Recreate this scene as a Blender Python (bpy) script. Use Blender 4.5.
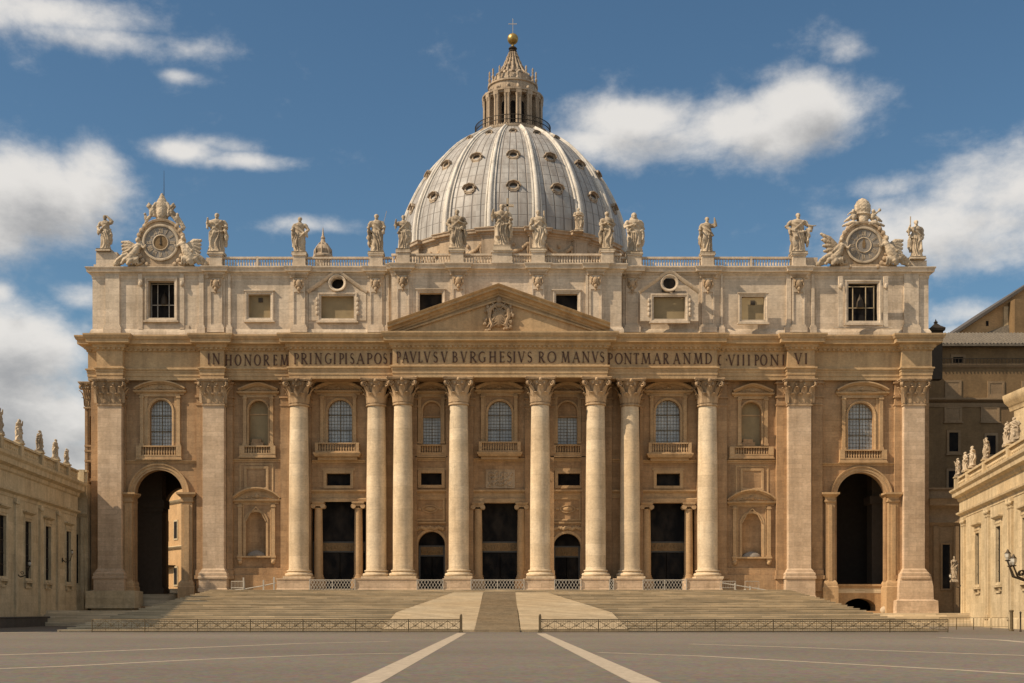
import bpy, math, random
import numpy as np
from mathutils import Vector, Matrix, noise as mnoise
from mathutils.geometry import tessellate_polygon
pi = math.pi
R = math.radians
for o in list(bpy.data.objects): bpy.data.objects.remove(o)
scene = bpy.context.scene
col = scene.collection

# ------------------------------------------------------------ camera
FPX, CX, HY, CAMZ = 1260.0, 505.0, 612.0, 1.7
cam = bpy.data.cameras.new('camera'); camo = bpy.data.objects.new('camera', cam); col.objects.link(camo)
camo.location = (0, 0, CAMZ); camo.rotation_euler = (R(90), 0, 0)
cam.sensor_width = 36; cam.lens = FPX/1024*36
cam.shift_x = (512-CX)/1024; cam.shift_y = (HY-341.5)/1024
cam.clip_start = 0.5; cam.clip_end = 20000
scene.camera = camo

# ------------------------------------------------------------ light
SUN_AZ, SUN_EL = 70.0, 43.0          # degrees to the left of the facade's normal, elevation
scene.view_settings.view_transform = 'Standard'; scene.view_settings.look = 'None'
scene.view_settings.exposure = 0.15; scene.view_settings.gamma = 1.0
to_sun = Vector((-math.sin(R(SUN_AZ))*math.cos(R(SUN_EL)), -math.cos(R(SUN_AZ))*math.cos(R(SUN_EL)), math.sin(R(SUN_EL))))
sl = bpy.data.lights.new('sun', 'SUN'); sl.energy = 5.0; sl.angle = R(0.5); sl.color = (1.0, 0.815, 0.60)
so = bpy.data.objects.new('sun', sl); col.objects.link(so); so.location = (-60, -30, 120)
so.rotation_euler = to_sun.to_track_quat('Z', 'Y').to_euler()

def sky_world():
    w = bpy.data.worlds.new('World'); scene.world = w; w.use_nodes = True
    nt = w.node_tree; N = nt.nodes; L = nt.links; N.clear()
    def n(t, **k):
        x = N.new(t)
        for a, b in k.items(): setattr(x, a, b)
        return x
    def m(op, a, b=None, c=None, clamp=False):
        x = n('ShaderNodeMath', operation=op, use_clamp=clamp)
        for i, s in enumerate((a, b, c)):
            if s is None: continue
            if isinstance(s, (int, float)): x.inputs[i].default_value = s
            else: L.new(s, x.inputs[i])
        return x.outputs[0]
    sky = n('ShaderNodeTexSky', sky_type='NISHITA'); sky.sun_disc = False
    sky.sun_elevation = R(SUN_EL); sky.sun_rotation = R(180+SUN_AZ); sky.altitude = 300
    sky.air_density = 1.0; sky.dust_density = 0.6; sky.ozone_density = 1.6
    hs = n('ShaderNodeHueSaturation'); hs.inputs['Saturation'].default_value = 1.04; hs.inputs['Value'].default_value = SKYV
    L.new(sky.outputs[0], hs.inputs['Color'])
    tint = n('ShaderNodeMix', data_type='RGBA', blend_type='MULTIPLY'); tint.inputs[0].default_value = 1
    L.new(hs.outputs[0], tint.inputs[6]); tint.inputs[7].default_value = (0.84, 1.03, 1.04, 1)
    tc = n('ShaderNodeTexCoord'); sep = n('ShaderNodeSeparateXYZ'); L.new(tc.outputs['Generated'], sep.inputs[0])
    x, y, z = sep.outputs
    az = m('ARCTAN2', x, y); el = m('ARCSINE', z)
    # clouds: (azimuth, elevation, half width, half height, strength), in radians
    def ang(px, py): return math.atan((px-CX)/FPX), math.atan((HY-py)/math.hypot(FPX, px-CX))
    C = [(30,196,72,44,1.15),(85,180,34,34,1.05),(-10,225,60,34,.9),(10,352,66,36,1.15),(-30,420,110,70,1.3),(50,425,60,40,1.1),(70,470,90,46,1.1),
         (185,151,44,11,.8),(240,161,50,9,.75),(215,146,50,9,.5),(60,14,90,16,.78),(100,38,80,13,.7),(185,48,50,10,.42),(178,76,22,6,.45),(0,4,60,20,.8),
         (800,114,54,32,1.08),(780,130,70,26,1.0),(730,125,60,26,.95),(640,120,66,24,1.0),(610,140,60,16,.75),(690,140,130,20,.72),
         (1010,190,80,34,.84),(960,225,100,34,.80),(890,185,60,12,.52),(1020,240,110,26,.7),(985,312,50,12,.72),(1000,330,60,12,.72),(310,225,50,9,.62),(85,295,26,14,.62),(0,292,14,14,.6),(840,50,34,16,.42),(570,215,60,10,.35),(130,330,40,30,.45)]
    def density(off):
        comb = n('ShaderNodeCombineXYZ'); L.new(m('ADD', az, off[0]), comb.inputs[0]); L.new(m('MULTIPLY', m('ADD', el, off[1]), 1.5), comb.inputs[1])
        n1 = n('ShaderNodeTexNoise'); n1.inputs['Scale'].default_value = 11; n1.inputs['Detail'].default_value = 10; n1.inputs['Roughness'].default_value = 0.60
        n1.inputs['Distortion'].default_value = 0.25
        L.new(comb.outputs[0], n1.inputs['Vector'])
        n2 = n('ShaderNodeTexNoise'); n2.inputs['Scale'].default_value = 34; n2.inputs['Detail'].default_value = 8; n2.inputs['Roughness'].default_value = .62; L.new(comb.outputs[0], n2.inputs['Vector'])
        tot = None
        for (px, py, hw, hh, s) in C:
            a, e = ang(px, py)
            dx = m('MULTIPLY', m('ADD', az, off[0]-a), FPX/hw); dy = m('MULTIPLY', m('ADD', el, off[1]-e), FPX/hh)
            q = m('ADD', m('MULTIPLY', dx, dx), m('MULTIPLY', dy, dy))
            g = m('MULTIPLY', m('POWER', 2.7183, m('MULTIPLY', q, -0.8)), s)
            tot = g if tot is None else m('MAXIMUM', tot, g)
        # the rest of the sky, outside the photograph's view, has scattered clouds too
        out = m('MULTIPLY', m('SUBTRACT', 1.0, m('MULTIPLY_ADD', y, 3.0, -1.2, clamp=True)), 0.5)
        tot = m('MAXIMUM', tot, out)
        return m('ADD', m('MULTIPLY', tot, 1.0), m('MULTIPLY', m('ADD', m('SUBTRACT', n1.outputs[0], 0.5), m('MULTIPLY', m('SUBTRACT', n2.outputs[0], .5), .48)), 1.22))
    d0 = density((0, 0)); d1 = density((-0.012, 0.020))
    cov = n('ShaderNodeMapRange', interpolation_type='SMOOTHSTEP'); L.new(d0, cov.inputs[0])
    cov.inputs[1].default_value = 0.12; cov.inputs[2].default_value = 0.88; cov.inputs[3].default_value = 0; cov.inputs[4].default_value = 0.93
    sh = n('ShaderNodeMapRange', interpolation_type='SMOOTHSTEP'); L.new(d1, sh.inputs[0])
    sh.inputs[1].default_value = 0.45; sh.inputs[2].default_value = 1.45; sh.inputs[3].default_value = 0; sh.inputs[4].default_value = 1
    cc = n('ShaderNodeMix', data_type='RGBA'); L.new(sh.outputs[0], cc.inputs[0])
    cc.inputs[6].default_value = tuple(v*CLV for v in (.74, .71, .67))+(1,); cc.inputs[7].default_value = tuple(v*CLV for v in (.31, .31, .315))+(1,)
    mx = n('ShaderNodeMix', data_type='RGBA'); L.new(cov.outputs[0], mx.inputs[0]); L.new(tint.outputs[2], mx.inputs[6]); L.new(cc.outputs[2], mx.inputs[7])
    bg = n('ShaderNodeBackground'); bg.inputs[1].default_value = BGS; L.new(mx.outputs[2], bg.inputs[0])
    out = n('ShaderNodeOutputWorld'); L.new(bg.outputs[0], out.inputs[0])
BGS = 0.07; SKYV = 1.08; CLV = 1/BGS*1.0
sky_world()

# ------------------------------------------------------------ helpers
def W(px, Y): return (px-CX)*Y/FPX
def Z(py, Y): return CAMZ+(HY-py)*Y/FPX

class MB:
    def __init__(s): s.v = []; s.f = []; s.uv = None
    def add(s, vs, fs):
        b = len(s.v); s.v += [tuple(p) for p in vs]; s.f += [tuple(b+i for i in f) for f in fs]
    def box(s, x0, x1, y0, y1, z0, z1):
        s.add([(x0,y0,z0),(x1,y0,z0),(x1,y1,z0),(x0,y1,z0),(x0,y0,z1),(x1,y0,z1),(x1,y1,z1),(x0,y1,z1)],
              [(0,3,2,1),(4,5,6,7),(0,1,5,4),(1,2,6,5),(2,3,7,6),(3,0,4,7)])
    def cbox(s, x0, x1, y0, y1, z0, z1, c=0.04):   # box with chamfered vertical and top front edges
        p = [(x0+c,y0),(x1-c,y0),(x1,y0+c),(x1,y1),(x0,y1),(x0,y0+c)]
        n = len(p)
        q = [(x0+2*c,y0+c),(x1-2*c,y0+c),(x1-c,y0+2*c),(x1-c,y1),(x0+c,y1),(x0+c,y0+2*c)]
        vs = [(a,b,z0) for a,b in p]+[(a,b,z1-c) for a,b in p]+[(a,b,z1) for a,b in q]
        fs = [tuple(range(n-1,-1,-1)), tuple(range(2*n,3*n))]
        for k in (0, n):
            for i in range(n):
                j = (i+1)%n; fs.append((k+i,k+j,k+n+j,k+n+i))
        s.add(vs, fs)
    def prism(s, poly, y0, y1):       # poly: list of (x,z) counterclockwise seen from -y; extruded y0..y1
        n = len(poly)
        vs = [(x,y0,z) for x,z in poly]+[(x,y1,z) for x,z in poly]
        fs = [tuple(range(n)), tuple(range(2*n-1,n-1,-1))]
        for i in range(n):
            j = (i+1)%n; fs.append((i, n+i, n+j, j))
        s.add(vs, fs)
    def prismz(s, poly, z0, z1):
        n = len(poly)
        vs = [(x,y,z0) for x,y in poly]+[(x,y,z1) for x,y in poly]
        fs = [tuple(range(n-1,-1,-1)), tuple(range(n,2*n))]
        for i in range(n):
            j = (i+1)%n; fs.append((i, j, n+j, n+i))
        s.add(vs, fs)
    def lathe(s, prof, cx=0, cy=0, n=24, a0=0, a1=2*pi, cap=True, pw=None, sx=1, sy=1):
        full = abs(a1-a0-2*pi) < 1e-6
        m = n if full else n+1
        vs = []
        for r, z in prof:
            for i in range(m):
                a = a0+(a1-a0)*i/n; c, d = math.cos(a), math.sin(a); k = 1
                if pw: k = (abs(c)**pw+abs(d)**pw)**(-1/pw)
                vs.append((cx+r*c*k*sx, cy+r*d*k*sy, z))
        fs = []
        for j in range(len(prof)-1):
            for i in range(n):
                i2 = (i+1)%m if full else i+1
                fs.append((j*m+i, j*m+i2, (j+1)*m+i2, (j+1)*m+i))
        if cap and full:
            if prof[0][0] > 1e-4: fs.append(tuple(range(m-1,-1,-1)))
            if prof[-1][0] > 1e-4: fs.append(tuple((len(prof)-1)*m+i for i in range(m)))
        s.add(vs, fs)
    def tube(s, pts, rad, n=8, cap=True):
        pts = [Vector(p) for p in pts]
        if isinstance(rad, (int, float)): rad = [rad]*len(pts)
        vs = []; u = None
        for i, p in enumerate(pts):
            t = (pts[min(i+1,len(pts)-1)]-pts[max(i-1,0)]).normalized()
            if u is None: u = t.orthogonal().normalized()
            else:
                u = (u-t*u.dot(t)); u = u.normalized() if u.length > 1e-6 else t.orthogonal().normalized()
            w = t.cross(u)
            for k in range(n):
                a = 2*pi*k/n; vs.append(p+(u*math.cos(a)+w*math.sin(a))*rad[i])
        fs = []
        for i in range(len(pts)-1):
            for k in range(n): fs.append((i*n+k, i*n+(k+1)%n, (i+1)*n+(k+1)%n, (i+1)*n+k))
        if cap: fs += [tuple(range(n-1,-1,-1)), tuple((len(pts)-1)*n+k for k in range(n))]
        s.add(vs, fs)
    def ell(s, c, r, n=10, rot=None):
        m = max(5, n//2+1); vs = []; fs = []
        for j in range(m+1):
            th = pi*j/m
            for i in range(n):
                a = 2*pi*i/n
                p = Vector((r[0]*math.sin(th)*math.cos(a), r[1]*math.sin(th)*math.sin(a), -r[2]*math.cos(th)))
                if rot is not None: p = rot@p
                vs.append(Vector(c)+p)
        for j in range(m):
            for i in range(n): fs.append((j*n+i, j*n+(i+1)%n, (j+1)*n+(i+1)%n, (j+1)*n+i))
        s.add(vs, fs)
    def molding(s, path, prof, closed=False):
        """extrude a profile [(out, z)] along a plan path [(x, y)], outward = right-hand side"""
        P = [Vector(p) for p in path]; n = len(P); offs = []
        def nrm(a, b):
            d = (b-a).normalized(); return Vector((d.y, -d.x))
        for i in range(n):
            if closed or 0 < i < n-1:
                a = nrm(P[i-1], P[i]); b = nrm(P[i], P[(i+1)%n]); k = a+b
                k = k/max(0.25, k.dot(a)) if k.length > 1e-6 else a
            elif i == 0: k = nrm(P[0], P[1])
            else: k = nrm(P[-2], P[-1])
            offs.append(k)
        m = len(prof)
        vs = [(P[i].x+offs[i].x*o, P[i].y+offs[i].y*o, z) for i in range(n) for o, z in prof]
        fs = []
        for i in range(n if closed else n-1):
            j = (i+1)%n
            for k in range(m-1): fs.append((i*m+k, j*m+k, j*m+k+1, i*m+k+1))
        if not closed:
            fs.append(tuple(range(m))); fs.append(tuple((n-1)*m+k for k in range(m-1,-1,-1)))
        s.add(vs, fs)
    def sweep(s, pts, prof, y, closed=False, vcut=False):
        """sweep profile [(out, h)] along an XZ polyline; h towards the left-hand side of travel, out towards -y"""
        P = [Vector(p) for p in pts]; n = len(P); offs = []
        def nrm(a, b):
            d = (b-a).normalized(); return Vector((-d.y, d.x))
        for i in range(n):
            if closed or 0 < i < n-1:
                a = nrm(P[i-1], P[i]); b = nrm(P[i], P[(i+1)%n]); k = a+b
                k = k/max(0.25, k.dot(a)) if k.length > 1e-6 else a
            else:
                k = nrm(P[0], P[1]) if i == 0 else nrm(P[-2], P[-1])
                if vcut: k = Vector((0, 1/k.y))
            offs.append(k)
        m = len(prof)
        vs = [(P[i].x+offs[i].x*h, y-o, P[i].y+offs[i].y*h) for i in range(n) for o, h in prof]
        fs = []
        for i in range(n if closed else n-1):
            j = (i+1)%n
            for k in range(m-1): fs.append((i*m+k, i*m+k+1, j*m+k+1, j*m+k))
        if not closed:
            fs.append(tuple(range(m-1,-1,-1))); fs.append(tuple((n-1)*m+k for k in range(m)))
        s.add(vs, fs)
    def holed(s, outer, holes, y, depth=1.0):
        """wall face in the XZ plane at y with holes whose jambs go back by depth"""
        loops = [[Vector((x, z, 0)) for x, z in outer]]+[[Vector((x, z, 0)) for x, z in h] for h in holes]
        tri = tessellate_polygon(loops)
        flat = [p for l in loops for p in l]
        s.add([(p.x, y, p.y) for p in flat], [t for t in tri])
        for h in holes:
            n = len(h)
            vs = [(x, y, z) for x, z in h]+[(x, y+depth, z) for x, z in h]
            s.add(vs, [(i, (i+1)%n, n+(i+1)%n, n+i) for i in range(n)])
    def build(s, name, mat, parent=None, smooth=True, ang=40, loc=None):
        me = bpy.data.meshes.new(name); me.from_pydata(s.v, [], s.f); me.validate(clean_customdata=False)
        me.materials.append(mat)
        if smooth:
            me.polygons.foreach_set('use_smooth', [True]*len(me.polygons))
            me.set_sharp_from_angle(angle=R(ang))
        o = bpy.data.objects.new(name, me); col.objects.link(o)
        if parent is not None: o.parent = parent
        if loc: o.location = loc
        return o
def recalc(o):
    import bmesh
    bm = bmesh.new(); bm.from_mesh(o.data); bmesh.ops.recalc_face_normals(bm, faces=bm.faces); bm.to_mesh(o.data); bm.free()
def tag(o, label=None, cat=None, group=None, kind=None):
    if label: o['label'] = label
    if cat: o['category'] = cat
    if group: o['group'] = group
    if kind: o['kind'] = kind
    return o
def empty(name, loc=(0,0,0), rz=0, **k):
    o = bpy.data.objects.new(name, None); col.objects.link(o); o.location = loc; o.rotation_euler.z = rz
    o.empty_display_size = 1; return tag(o, **k)
def copy_tree(o, parent=None, loc=None):
    c = o.copy(); col.objects.link(c)
    if parent is not None: c.parent = parent
    if loc is not None: c.location = loc
    for ch in list(o.children): copy_tree(ch, c)
    return c
def arch(cx, hw, zb, zs, n=14, ry=None):
    """arched opening outline: bottom zb, spring zs, half width hw"""
    ry = ry or hw
    p = [(cx-hw, zb), (cx+hw, zb)]
    for i in range(n+1):
        a = pi*i/n; p.append((cx+hw*math.cos(a), zs+ry*math.sin(a)))
    return p
def rect(x0, x1, z0, z1): return [(x0,z0),(x1,z0),(x1,z1),(x0,z1)]

# ------------------------------------------------------------ materials
class NT:
    def __init__(s, name):
        s.m = bpy.data.materials.new(name); s.m.use_nodes = True
        s.t = s.m.node_tree; s.N = s.t.nodes; s.L = s.t.links
        s.b = s.N['Principled BSDF']
    def n(s, t, **k):
        x = s.N.new(t)
        for a, b in k.items(): setattr(x, a, b)
        return x
    def math(s, op, a, b=None, clamp=False):
        x = s.n('ShaderNodeMath', operation=op, use_clamp=clamp)
        for i, v in enumerate((a, b)):
            if v is None: continue
            if isinstance(v, (int, float)): x.inputs[i].default_value = v
            else: s.L.new(v, x.inputs[i])
        return x.outputs[0]
    def pos(s, scale=(1,1,1)):
        g = s.n('ShaderNodeNewGeometry'); mp = s.n('ShaderNodeMapping'); mp.inputs['Scale'].default_value = scale
        s.L.new(g.outputs['Position'], mp.inputs[0]); return mp.outputs[0]
    def noise(s, scale, det=6, rough=.6, vec=None, sc3=(1,1,1)):
        x = s.n('ShaderNodeTexNoise'); x.inputs['Scale'].default_value = scale; x.inputs['Detail'].default_value = det; x.inputs['Roughness'].default_value = rough
        s.L.new(vec or s.pos(sc3), x.inputs['Vector']); return x.outputs[0]
    def ramp(s, f, a, b, c0=0., c1=1.):
        x = s.n('ShaderNodeMapRange'); s.L.new(f, x.inputs[0])
        for i, v in enumerate((a, b, c0, c1)): x.inputs[i+1].default_value = v
        return x.outputs[0]
    def mix(s, f, a, b, bt='MIX'):
        x = s.n('ShaderNodeMix', data_type='RGBA', blend_type=bt)
        if isinstance(f, (int, float)): x.inputs[0].default_value = f
        else: s.L.new(f, x.inputs[0])
        for i, v in ((6, a), (7, b)):
            if isinstance(v, tuple): x.inputs[i].default_value = v if len(v) == 4 else v+(1,)
            else: s.L.new(v, x.inputs[i])
        return x.outputs[2]
def stone(name, base, dark, warm=None, courses=None, rough=.8, stain=.5, bump=.25, jdark=.72, fine=1.0):
    t = NT(name)
    big = t.ramp(t.noise(.09, 5, .6), .35, .68)
    c = t.mix(big, base, warm or tuple(v*w for v, w in zip(base, (.98, .90, .80))))
    streak = t.ramp(t.noise(.75, 8, .68, sc3=(1.0, 1.0, .11)), .46, .69, 0, stain*1.15)
    c = t.mix(streak, c, dark)
    grain = t.ramp(t.noise(2.6*fine, 8, .7, sc3=(1, 1, 1.6)), .3, .7, .80, 1.14)
    g = t.n('ShaderNodeCombineColor'); [t.L.new(grain, g.inputs[i]) for i in range(3)]
    c = t.mix(1.0, c, g.outputs[0], 'MULTIPLY')
    bl = t.ramp(t.noise(.45, 7, .68), .32, .68, .84, 1.12)
    g = t.n('ShaderNodeCombineColor'); [t.L.new(bl, g.inputs[i]) for i in range(3)]
    c = t.mix(1.0, c, g.outputs[0], 'MULTIPLY')
    h = t.ramp(t.noise(4.0*fine, 6, .7), .3, .7, 0, .3)
    if courses:
        p = t.n('ShaderNodeNewGeometry'); sp = t.n('ShaderNodeSeparateXYZ'); t.L.new(p.outputs['Position'], sp.inputs[0])
        cb = t.n('ShaderNodeCombineXYZ'); t.L.new(t.math('ADD', sp.outputs[0], sp.outputs[1]), cb.inputs[0]); t.L.new(sp.outputs[2], cb.inputs[1])
        br = t.n('ShaderNodeTexBrick'); t.L.new(cb.outputs[0], br.inputs['Vector']); br.inputs['Scale'].default_value = 1
        br.inputs['Brick Width'].default_value = courses[0]; br.inputs['Row Height'].default_value = courses[1]; br.inputs['Mortar Size'].default_value = .022
        br.inputs['Mortar Smooth'].default_value = .3
        br.inputs['Color1'].default_value = (1.05,1.05,1.05,1); br.inputs['Color2'].default_value = (.88,.87,.85,1); br.inputs['Mortar'].default_value = (jdark,)*3+(1,)
        c = t.mix(1.0, c, br.outputs[0], 'MULTIPLY')
        h = t.math('SUBTRACT', h, t.math('MULTIPLY', br.outputs[1], .5))
    t.L.new(c, t.b.inputs['Base Color']); t.b.inputs['Roughness'].default_value = rough
    t.b.inputs['Specular IOR Level'].default_value = .25
    if bump:
        bp = t.n('ShaderNodeBump'); bp.inputs['Strength'].default_value = bump; bp.inputs['Distance'].default_value = .12
        t.L.new(h, bp.inputs['Height']); t.L.new(bp.outputs[0], t.b.inputs['Normal'])
    return t.m
def plain(name, colr, rough=.6, metal=0, var=.15, scale=2.):
    t = NT(name)
    f = t.ramp(t.noise(scale, 6, .65), .3, .7)
    c = t.mix(f, colr, tuple(v*(1-var*2) for v in colr))
    t.L.new(c, t.b.inputs['Base Color']); t.b.inputs['Roughness'].default_value = rough; t.b.inputs['Metallic'].default_value = metal
    return t.m
M = {}
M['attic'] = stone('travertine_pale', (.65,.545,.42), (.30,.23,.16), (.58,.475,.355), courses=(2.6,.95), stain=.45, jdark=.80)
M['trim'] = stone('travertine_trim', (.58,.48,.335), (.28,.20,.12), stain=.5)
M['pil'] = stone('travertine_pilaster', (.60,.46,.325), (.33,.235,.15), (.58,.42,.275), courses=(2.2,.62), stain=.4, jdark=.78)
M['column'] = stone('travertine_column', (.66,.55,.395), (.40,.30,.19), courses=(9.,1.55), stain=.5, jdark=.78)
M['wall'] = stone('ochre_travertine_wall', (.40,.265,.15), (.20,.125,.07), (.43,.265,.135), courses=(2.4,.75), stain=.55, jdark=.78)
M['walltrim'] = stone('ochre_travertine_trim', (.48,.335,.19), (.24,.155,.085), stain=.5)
M['kerbshadow'] = stone('shadow_toned_kerb', (.09,.08,.068), (.05,.045,.04))  # kerb colour carries the band of shadow along the left wing's foot
M['entab'] = stone('entablature_stone', (.48,.345,.195), (.25,.17,.095), (.49,.32,.165), stain=.5)
M['statue'] = stone('statue_stone', (.56,.46,.335), (.17,.13,.09), (.44,.35,.24), stain=.85, bump=.4, fine=2.)
M['cap'] = stone('capital_stone', (.47,.34,.21), (.14,.09,.05), stain=.8, bump=.6, fine=2.5)
M['carved'] = stone('carved_stone', (.46,.35,.235), (.16,.11,.065), stain=.7, bump=.5, fine=2.)
M['wing'] = stone('wing_stone', (.56,.455,.295), (.30,.225,.135), (.53,.415,.25), courses=(3.,.9), stain=.4, jdark=.86)
M['wingtrim'] = stone('wing_trim_stone', (.56,.46,.30), (.24,.18,.11), stain=.5)
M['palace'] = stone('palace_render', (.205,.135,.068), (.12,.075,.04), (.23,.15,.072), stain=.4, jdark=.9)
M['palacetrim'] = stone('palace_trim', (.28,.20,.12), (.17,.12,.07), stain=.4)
M['farwall'] = stone('far_ochre_render', (.50,.33,.17), (.32,.20,.10), stain=.4)
def step_mat():
    t = NT('step_stone')
    f = t.ramp(t.noise(1.0, 8, .72, sc3=(.06,.5,4.5)), .36, .64)
    c = t.mix(f, (.46,.375,.25), (.80,.67,.475))
    p = t.n('ShaderNodeNewGeometry'); br = t.n('ShaderNodeTexBrick'); sp = t.n('ShaderNodeSeparateXYZ'); t.L.new(p.outputs['Position'], sp.inputs[0])
    cb = t.n('ShaderNodeCombineXYZ'); t.L.new(sp.outputs[0], cb.inputs[0]); t.L.new(sp.outputs[2], cb.inputs[1]); t.L.new(cb.outputs[0], br.inputs['Vector'])
    br.inputs['Scale'].default_value = 1; br.inputs['Brick Width'].default_value = 2.6; br.inputs['Row Height'].default_value = SZ_STEP; br.inputs['Mortar Size'].default_value = .012
    br.inputs['Color1'].default_value = (1.08,1.08,1.08,1); br.inputs['Color2'].default_value = (.80,.79,.77,1); br.inputs['Mortar'].default_value = (.6,.6,.6,1)
    c = t.mix(1., c, br.outputs[0], 'MULTIPLY')
    d_ = t.ramp(t.noise(.25, 6, .65), .4, .7, 1.08, .78); g = t.n('ShaderNodeCombineColor'); [t.L.new(d_, g.inputs[i]) for i in range(3)]
    c = t.mix(1., c, g.outputs[0], 'MULTIPLY')
    t.L.new(c, t.b.inputs['Base Color']); t.b.inputs['Roughness'].default_value = .85; t.b.inputs['Specular IOR Level'].default_value = .2
    return t.m
SZ_STEP = 4.55/24
M['step'] = step_mat()
M['ramp'] = stone('pale_ramp_stone', (.41,.335,.225), (.30,.24,.16), stain=.3, courses=(1.6,.45), jdark=.85)
M['darkstep'] = stone('central_step_stone', (.30,.24,.16), (.20,.16,.105), stain=.4)
M['lantern'] = stone('lantern_stone', (.42,.345,.26), (.13,.10,.075), stain=.8)
M['drum'] = stone('drum_stone', (.44,.36,.27), (.20,.15,.10), stain=.6)
M['rib'] = stone('rib_lead', (.68,.64,.57), (.30,.27,.23), (.56,.52,.46), stain=.6)
M['passage'] = plain('shade_toned_passage_plaster', (.11,.08,.055), .9)  # wall colour darkened to stand for the shade inside the arch passage
M['roof'] = plain('lead_roof', (.10,.085,.07), .7)
M['rooftile'] = plain('weathered_roof_tiles', (.20,.17,.13), .9, var=.3, scale=3)
M['gold'] = plain('gilded_bronze', (.50,.34,.11), .42, .8, var=.25, scale=1.5)
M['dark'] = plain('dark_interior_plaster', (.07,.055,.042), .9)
M['iron'] = plain('wrought_iron', (.055,.04,.025), .6, .5)
M['fence'] = plain('weathered_bronze_rail', (.20,.145,.075), .6, .3, var=.3)
M['white'] = plain('painted_white_steel', (.50,.46,.39), .5, .0)
M['blind'] = plain('ochre_window_blind', (.33,.25,.135), .85, scale=.6)
M['doorbronze'] = plain('dark_bronze_door', (.075,.07,.062), .5, .3)
M['dial'] = stone('clock_dial_stone', (.27,.245,.215), (.15,.13,.11), stain=.5)
M['letter'] = plain('inscription_bronze', (.115,.055,.03), .6, .2)
M['glow'] = plain('lamp_glass', (.55,.52,.45), .2)
def glass_mat():
    t = NT('window_glass')
    f = t.ramp(t.noise(.9, 4, .6, sc3=(1,1,.35)), .35, .65)
    c = t.mix(f, (.44,.46,.455), (.31,.325,.325))
    t.L.new(c, t.b.inputs['Base Color']); t.b.inputs['Roughness'].default_value = .3; t.b.inputs['Specular IOR Level'].default_value = .6
    return t.m
M['glass'] = glass_mat()
def darkglass():
    t = NT('dark_window_glass')
    f = t.ramp(t.noise(.8, 3, .5, sc3=(1,1,.6)), .4, .7)
    t.L.new(t.mix(f, (.012,.012,.013), (.035,.03,.026)), t.b.inputs['Base Color']); t.b.inputs['Roughness'].default_value = .85; t.b.inputs['Specular IOR Level'].default_value = .02
    return t.m
M['darkglass'] = darkglass()
def lead():
    t = NT('dome_lead_sheets')
    uv = t.n('ShaderNodeUVMap'); sp = t.n('ShaderNodeSeparateXYZ'); t.L.new(uv.outputs[0], sp.inputs[0])
    def seam(x, k, w, off=0.):
        f = t.math('ABSOLUTE', t.math('SUBTRACT', t.math('FRACT', t.math('ADD', t.math('MULTIPLY', x, k), off)), .5)); return t.ramp(f, .5-w, .5-w*.35, 0, 1)
    sv = seam(sp.outputs[0], 5, .085); shh = t.math('MULTIPLY', seam(sp.outputs[1], 12, .05), .38)
    s_all = t.math('MAXIMUM', sv, shh)
    cell = t.n('ShaderNodeTexWhiteNoise', noise_dimensions='2D'); cb = t.n('ShaderNodeCombineXYZ')
    t.L.new(t.math('FLOOR', t.math('ADD', t.math('MULTIPLY', sp.outputs[0], 5), .5)), cb.inputs[0]); t.L.new(t.math('FLOOR', t.math('ADD', t.math('MULTIPLY', sp.outputs[1], 12), .5)), cb.inputs[1]); t.L.new(cb.outputs[0], cell.inputs['Vector'])
    base = t.mix(cell.outputs[0], (.38,.365,.34), (.30,.29,.27)); c = t.mix(s_all, base, (.095,.08,.068))
    st = t.ramp(t.noise(.6, 8, .7, sc3=(1,1,.14)), .44, .66, 0, .75)
    c = t.mix(st, c, (.20,.17,.145))
    t.L.new(c, t.b.inputs['Base Color']); t.b.inputs['Roughness'].default_value = .55
    bp = t.n('ShaderNodeBump'); bp.inputs['Strength'].default_value = .5; bp.inputs['Distance'].default_value = .3; bp.invert = True
    t.L.new(s_all, bp.inputs['Height']); t.L.new(bp.outputs[0], t.b.inputs['Normal'])
    return t.m
M['lead'] = lead()
def asphalt():
    t = NT('asphalt')
    f = t.ramp(t.noise(.06, 6, .6), .3, .7)
    c = t.mix(f, (.152,.130,.103), (.178,.152,.122))
    sp = t.ramp(t.noise(7, 3, .8), .35, .75, .82, 1.2)
    g = t.n('ShaderNodeCombineColor'); [t.L.new(sp, g.inputs[i]) for i in range(3)]
    c = t.mix(1., c, g.outputs[0], 'MULTIPLY')
    vo = t.n('ShaderNodeTexVoronoi'); vo.inputs['Scale'].default_value = 5; t.L.new(t.pos(), vo.inputs['Vector'])
    c = t.mix(.22, c, vo.outputs['Color'], 'SOFT_LIGHT')
    pt = t.ramp(t.noise(.02, 3, .5, sc3=(.3,1,1)), .45, .6, .88, 1.1); g = t.n('ShaderNodeCombineColor'); [t.L.new(pt, g.inputs[i]) for i in range(3)]; c = t.mix(1., c, g.outputs[0], 'MULTIPLY')
    st = t.ramp(t.noise(.5, 8, .7, sc3=(.25,1,1)), .54, .75, 0, .5)
    c = t.mix(st, c, (.10,.082,.064))
    t.L.new(c, t.b.inputs['Base Color']); t.b.inputs['Roughness'].default_value = .9; t.b.inputs['Specular IOR Level'].default_value = .2
    bp = t.n('ShaderNodeBump'); bp.inputs['Strength'].default_value = .35; bp.inputs['Distance'].default_value = .02
    t.L.new(t.noise(9, 4, .8), bp.inputs['Height']); t.L.new(bp.outputs[0], t.b.inputs['Normal'])
    return t.m
M['asphalt'] = asphalt()
def paint():
    t = NT('worn_road_paint')
    f = t.ramp(t.noise(3, 6, .7), .42, .68)
    t.L.new(t.mix(f, (.42,.345,.25), (.27,.22,.16)), t.b.inputs['Base Color']); t.b.inputs['Roughness'].default_value = .85
    return t.m
M['paint'] = paint()
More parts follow.
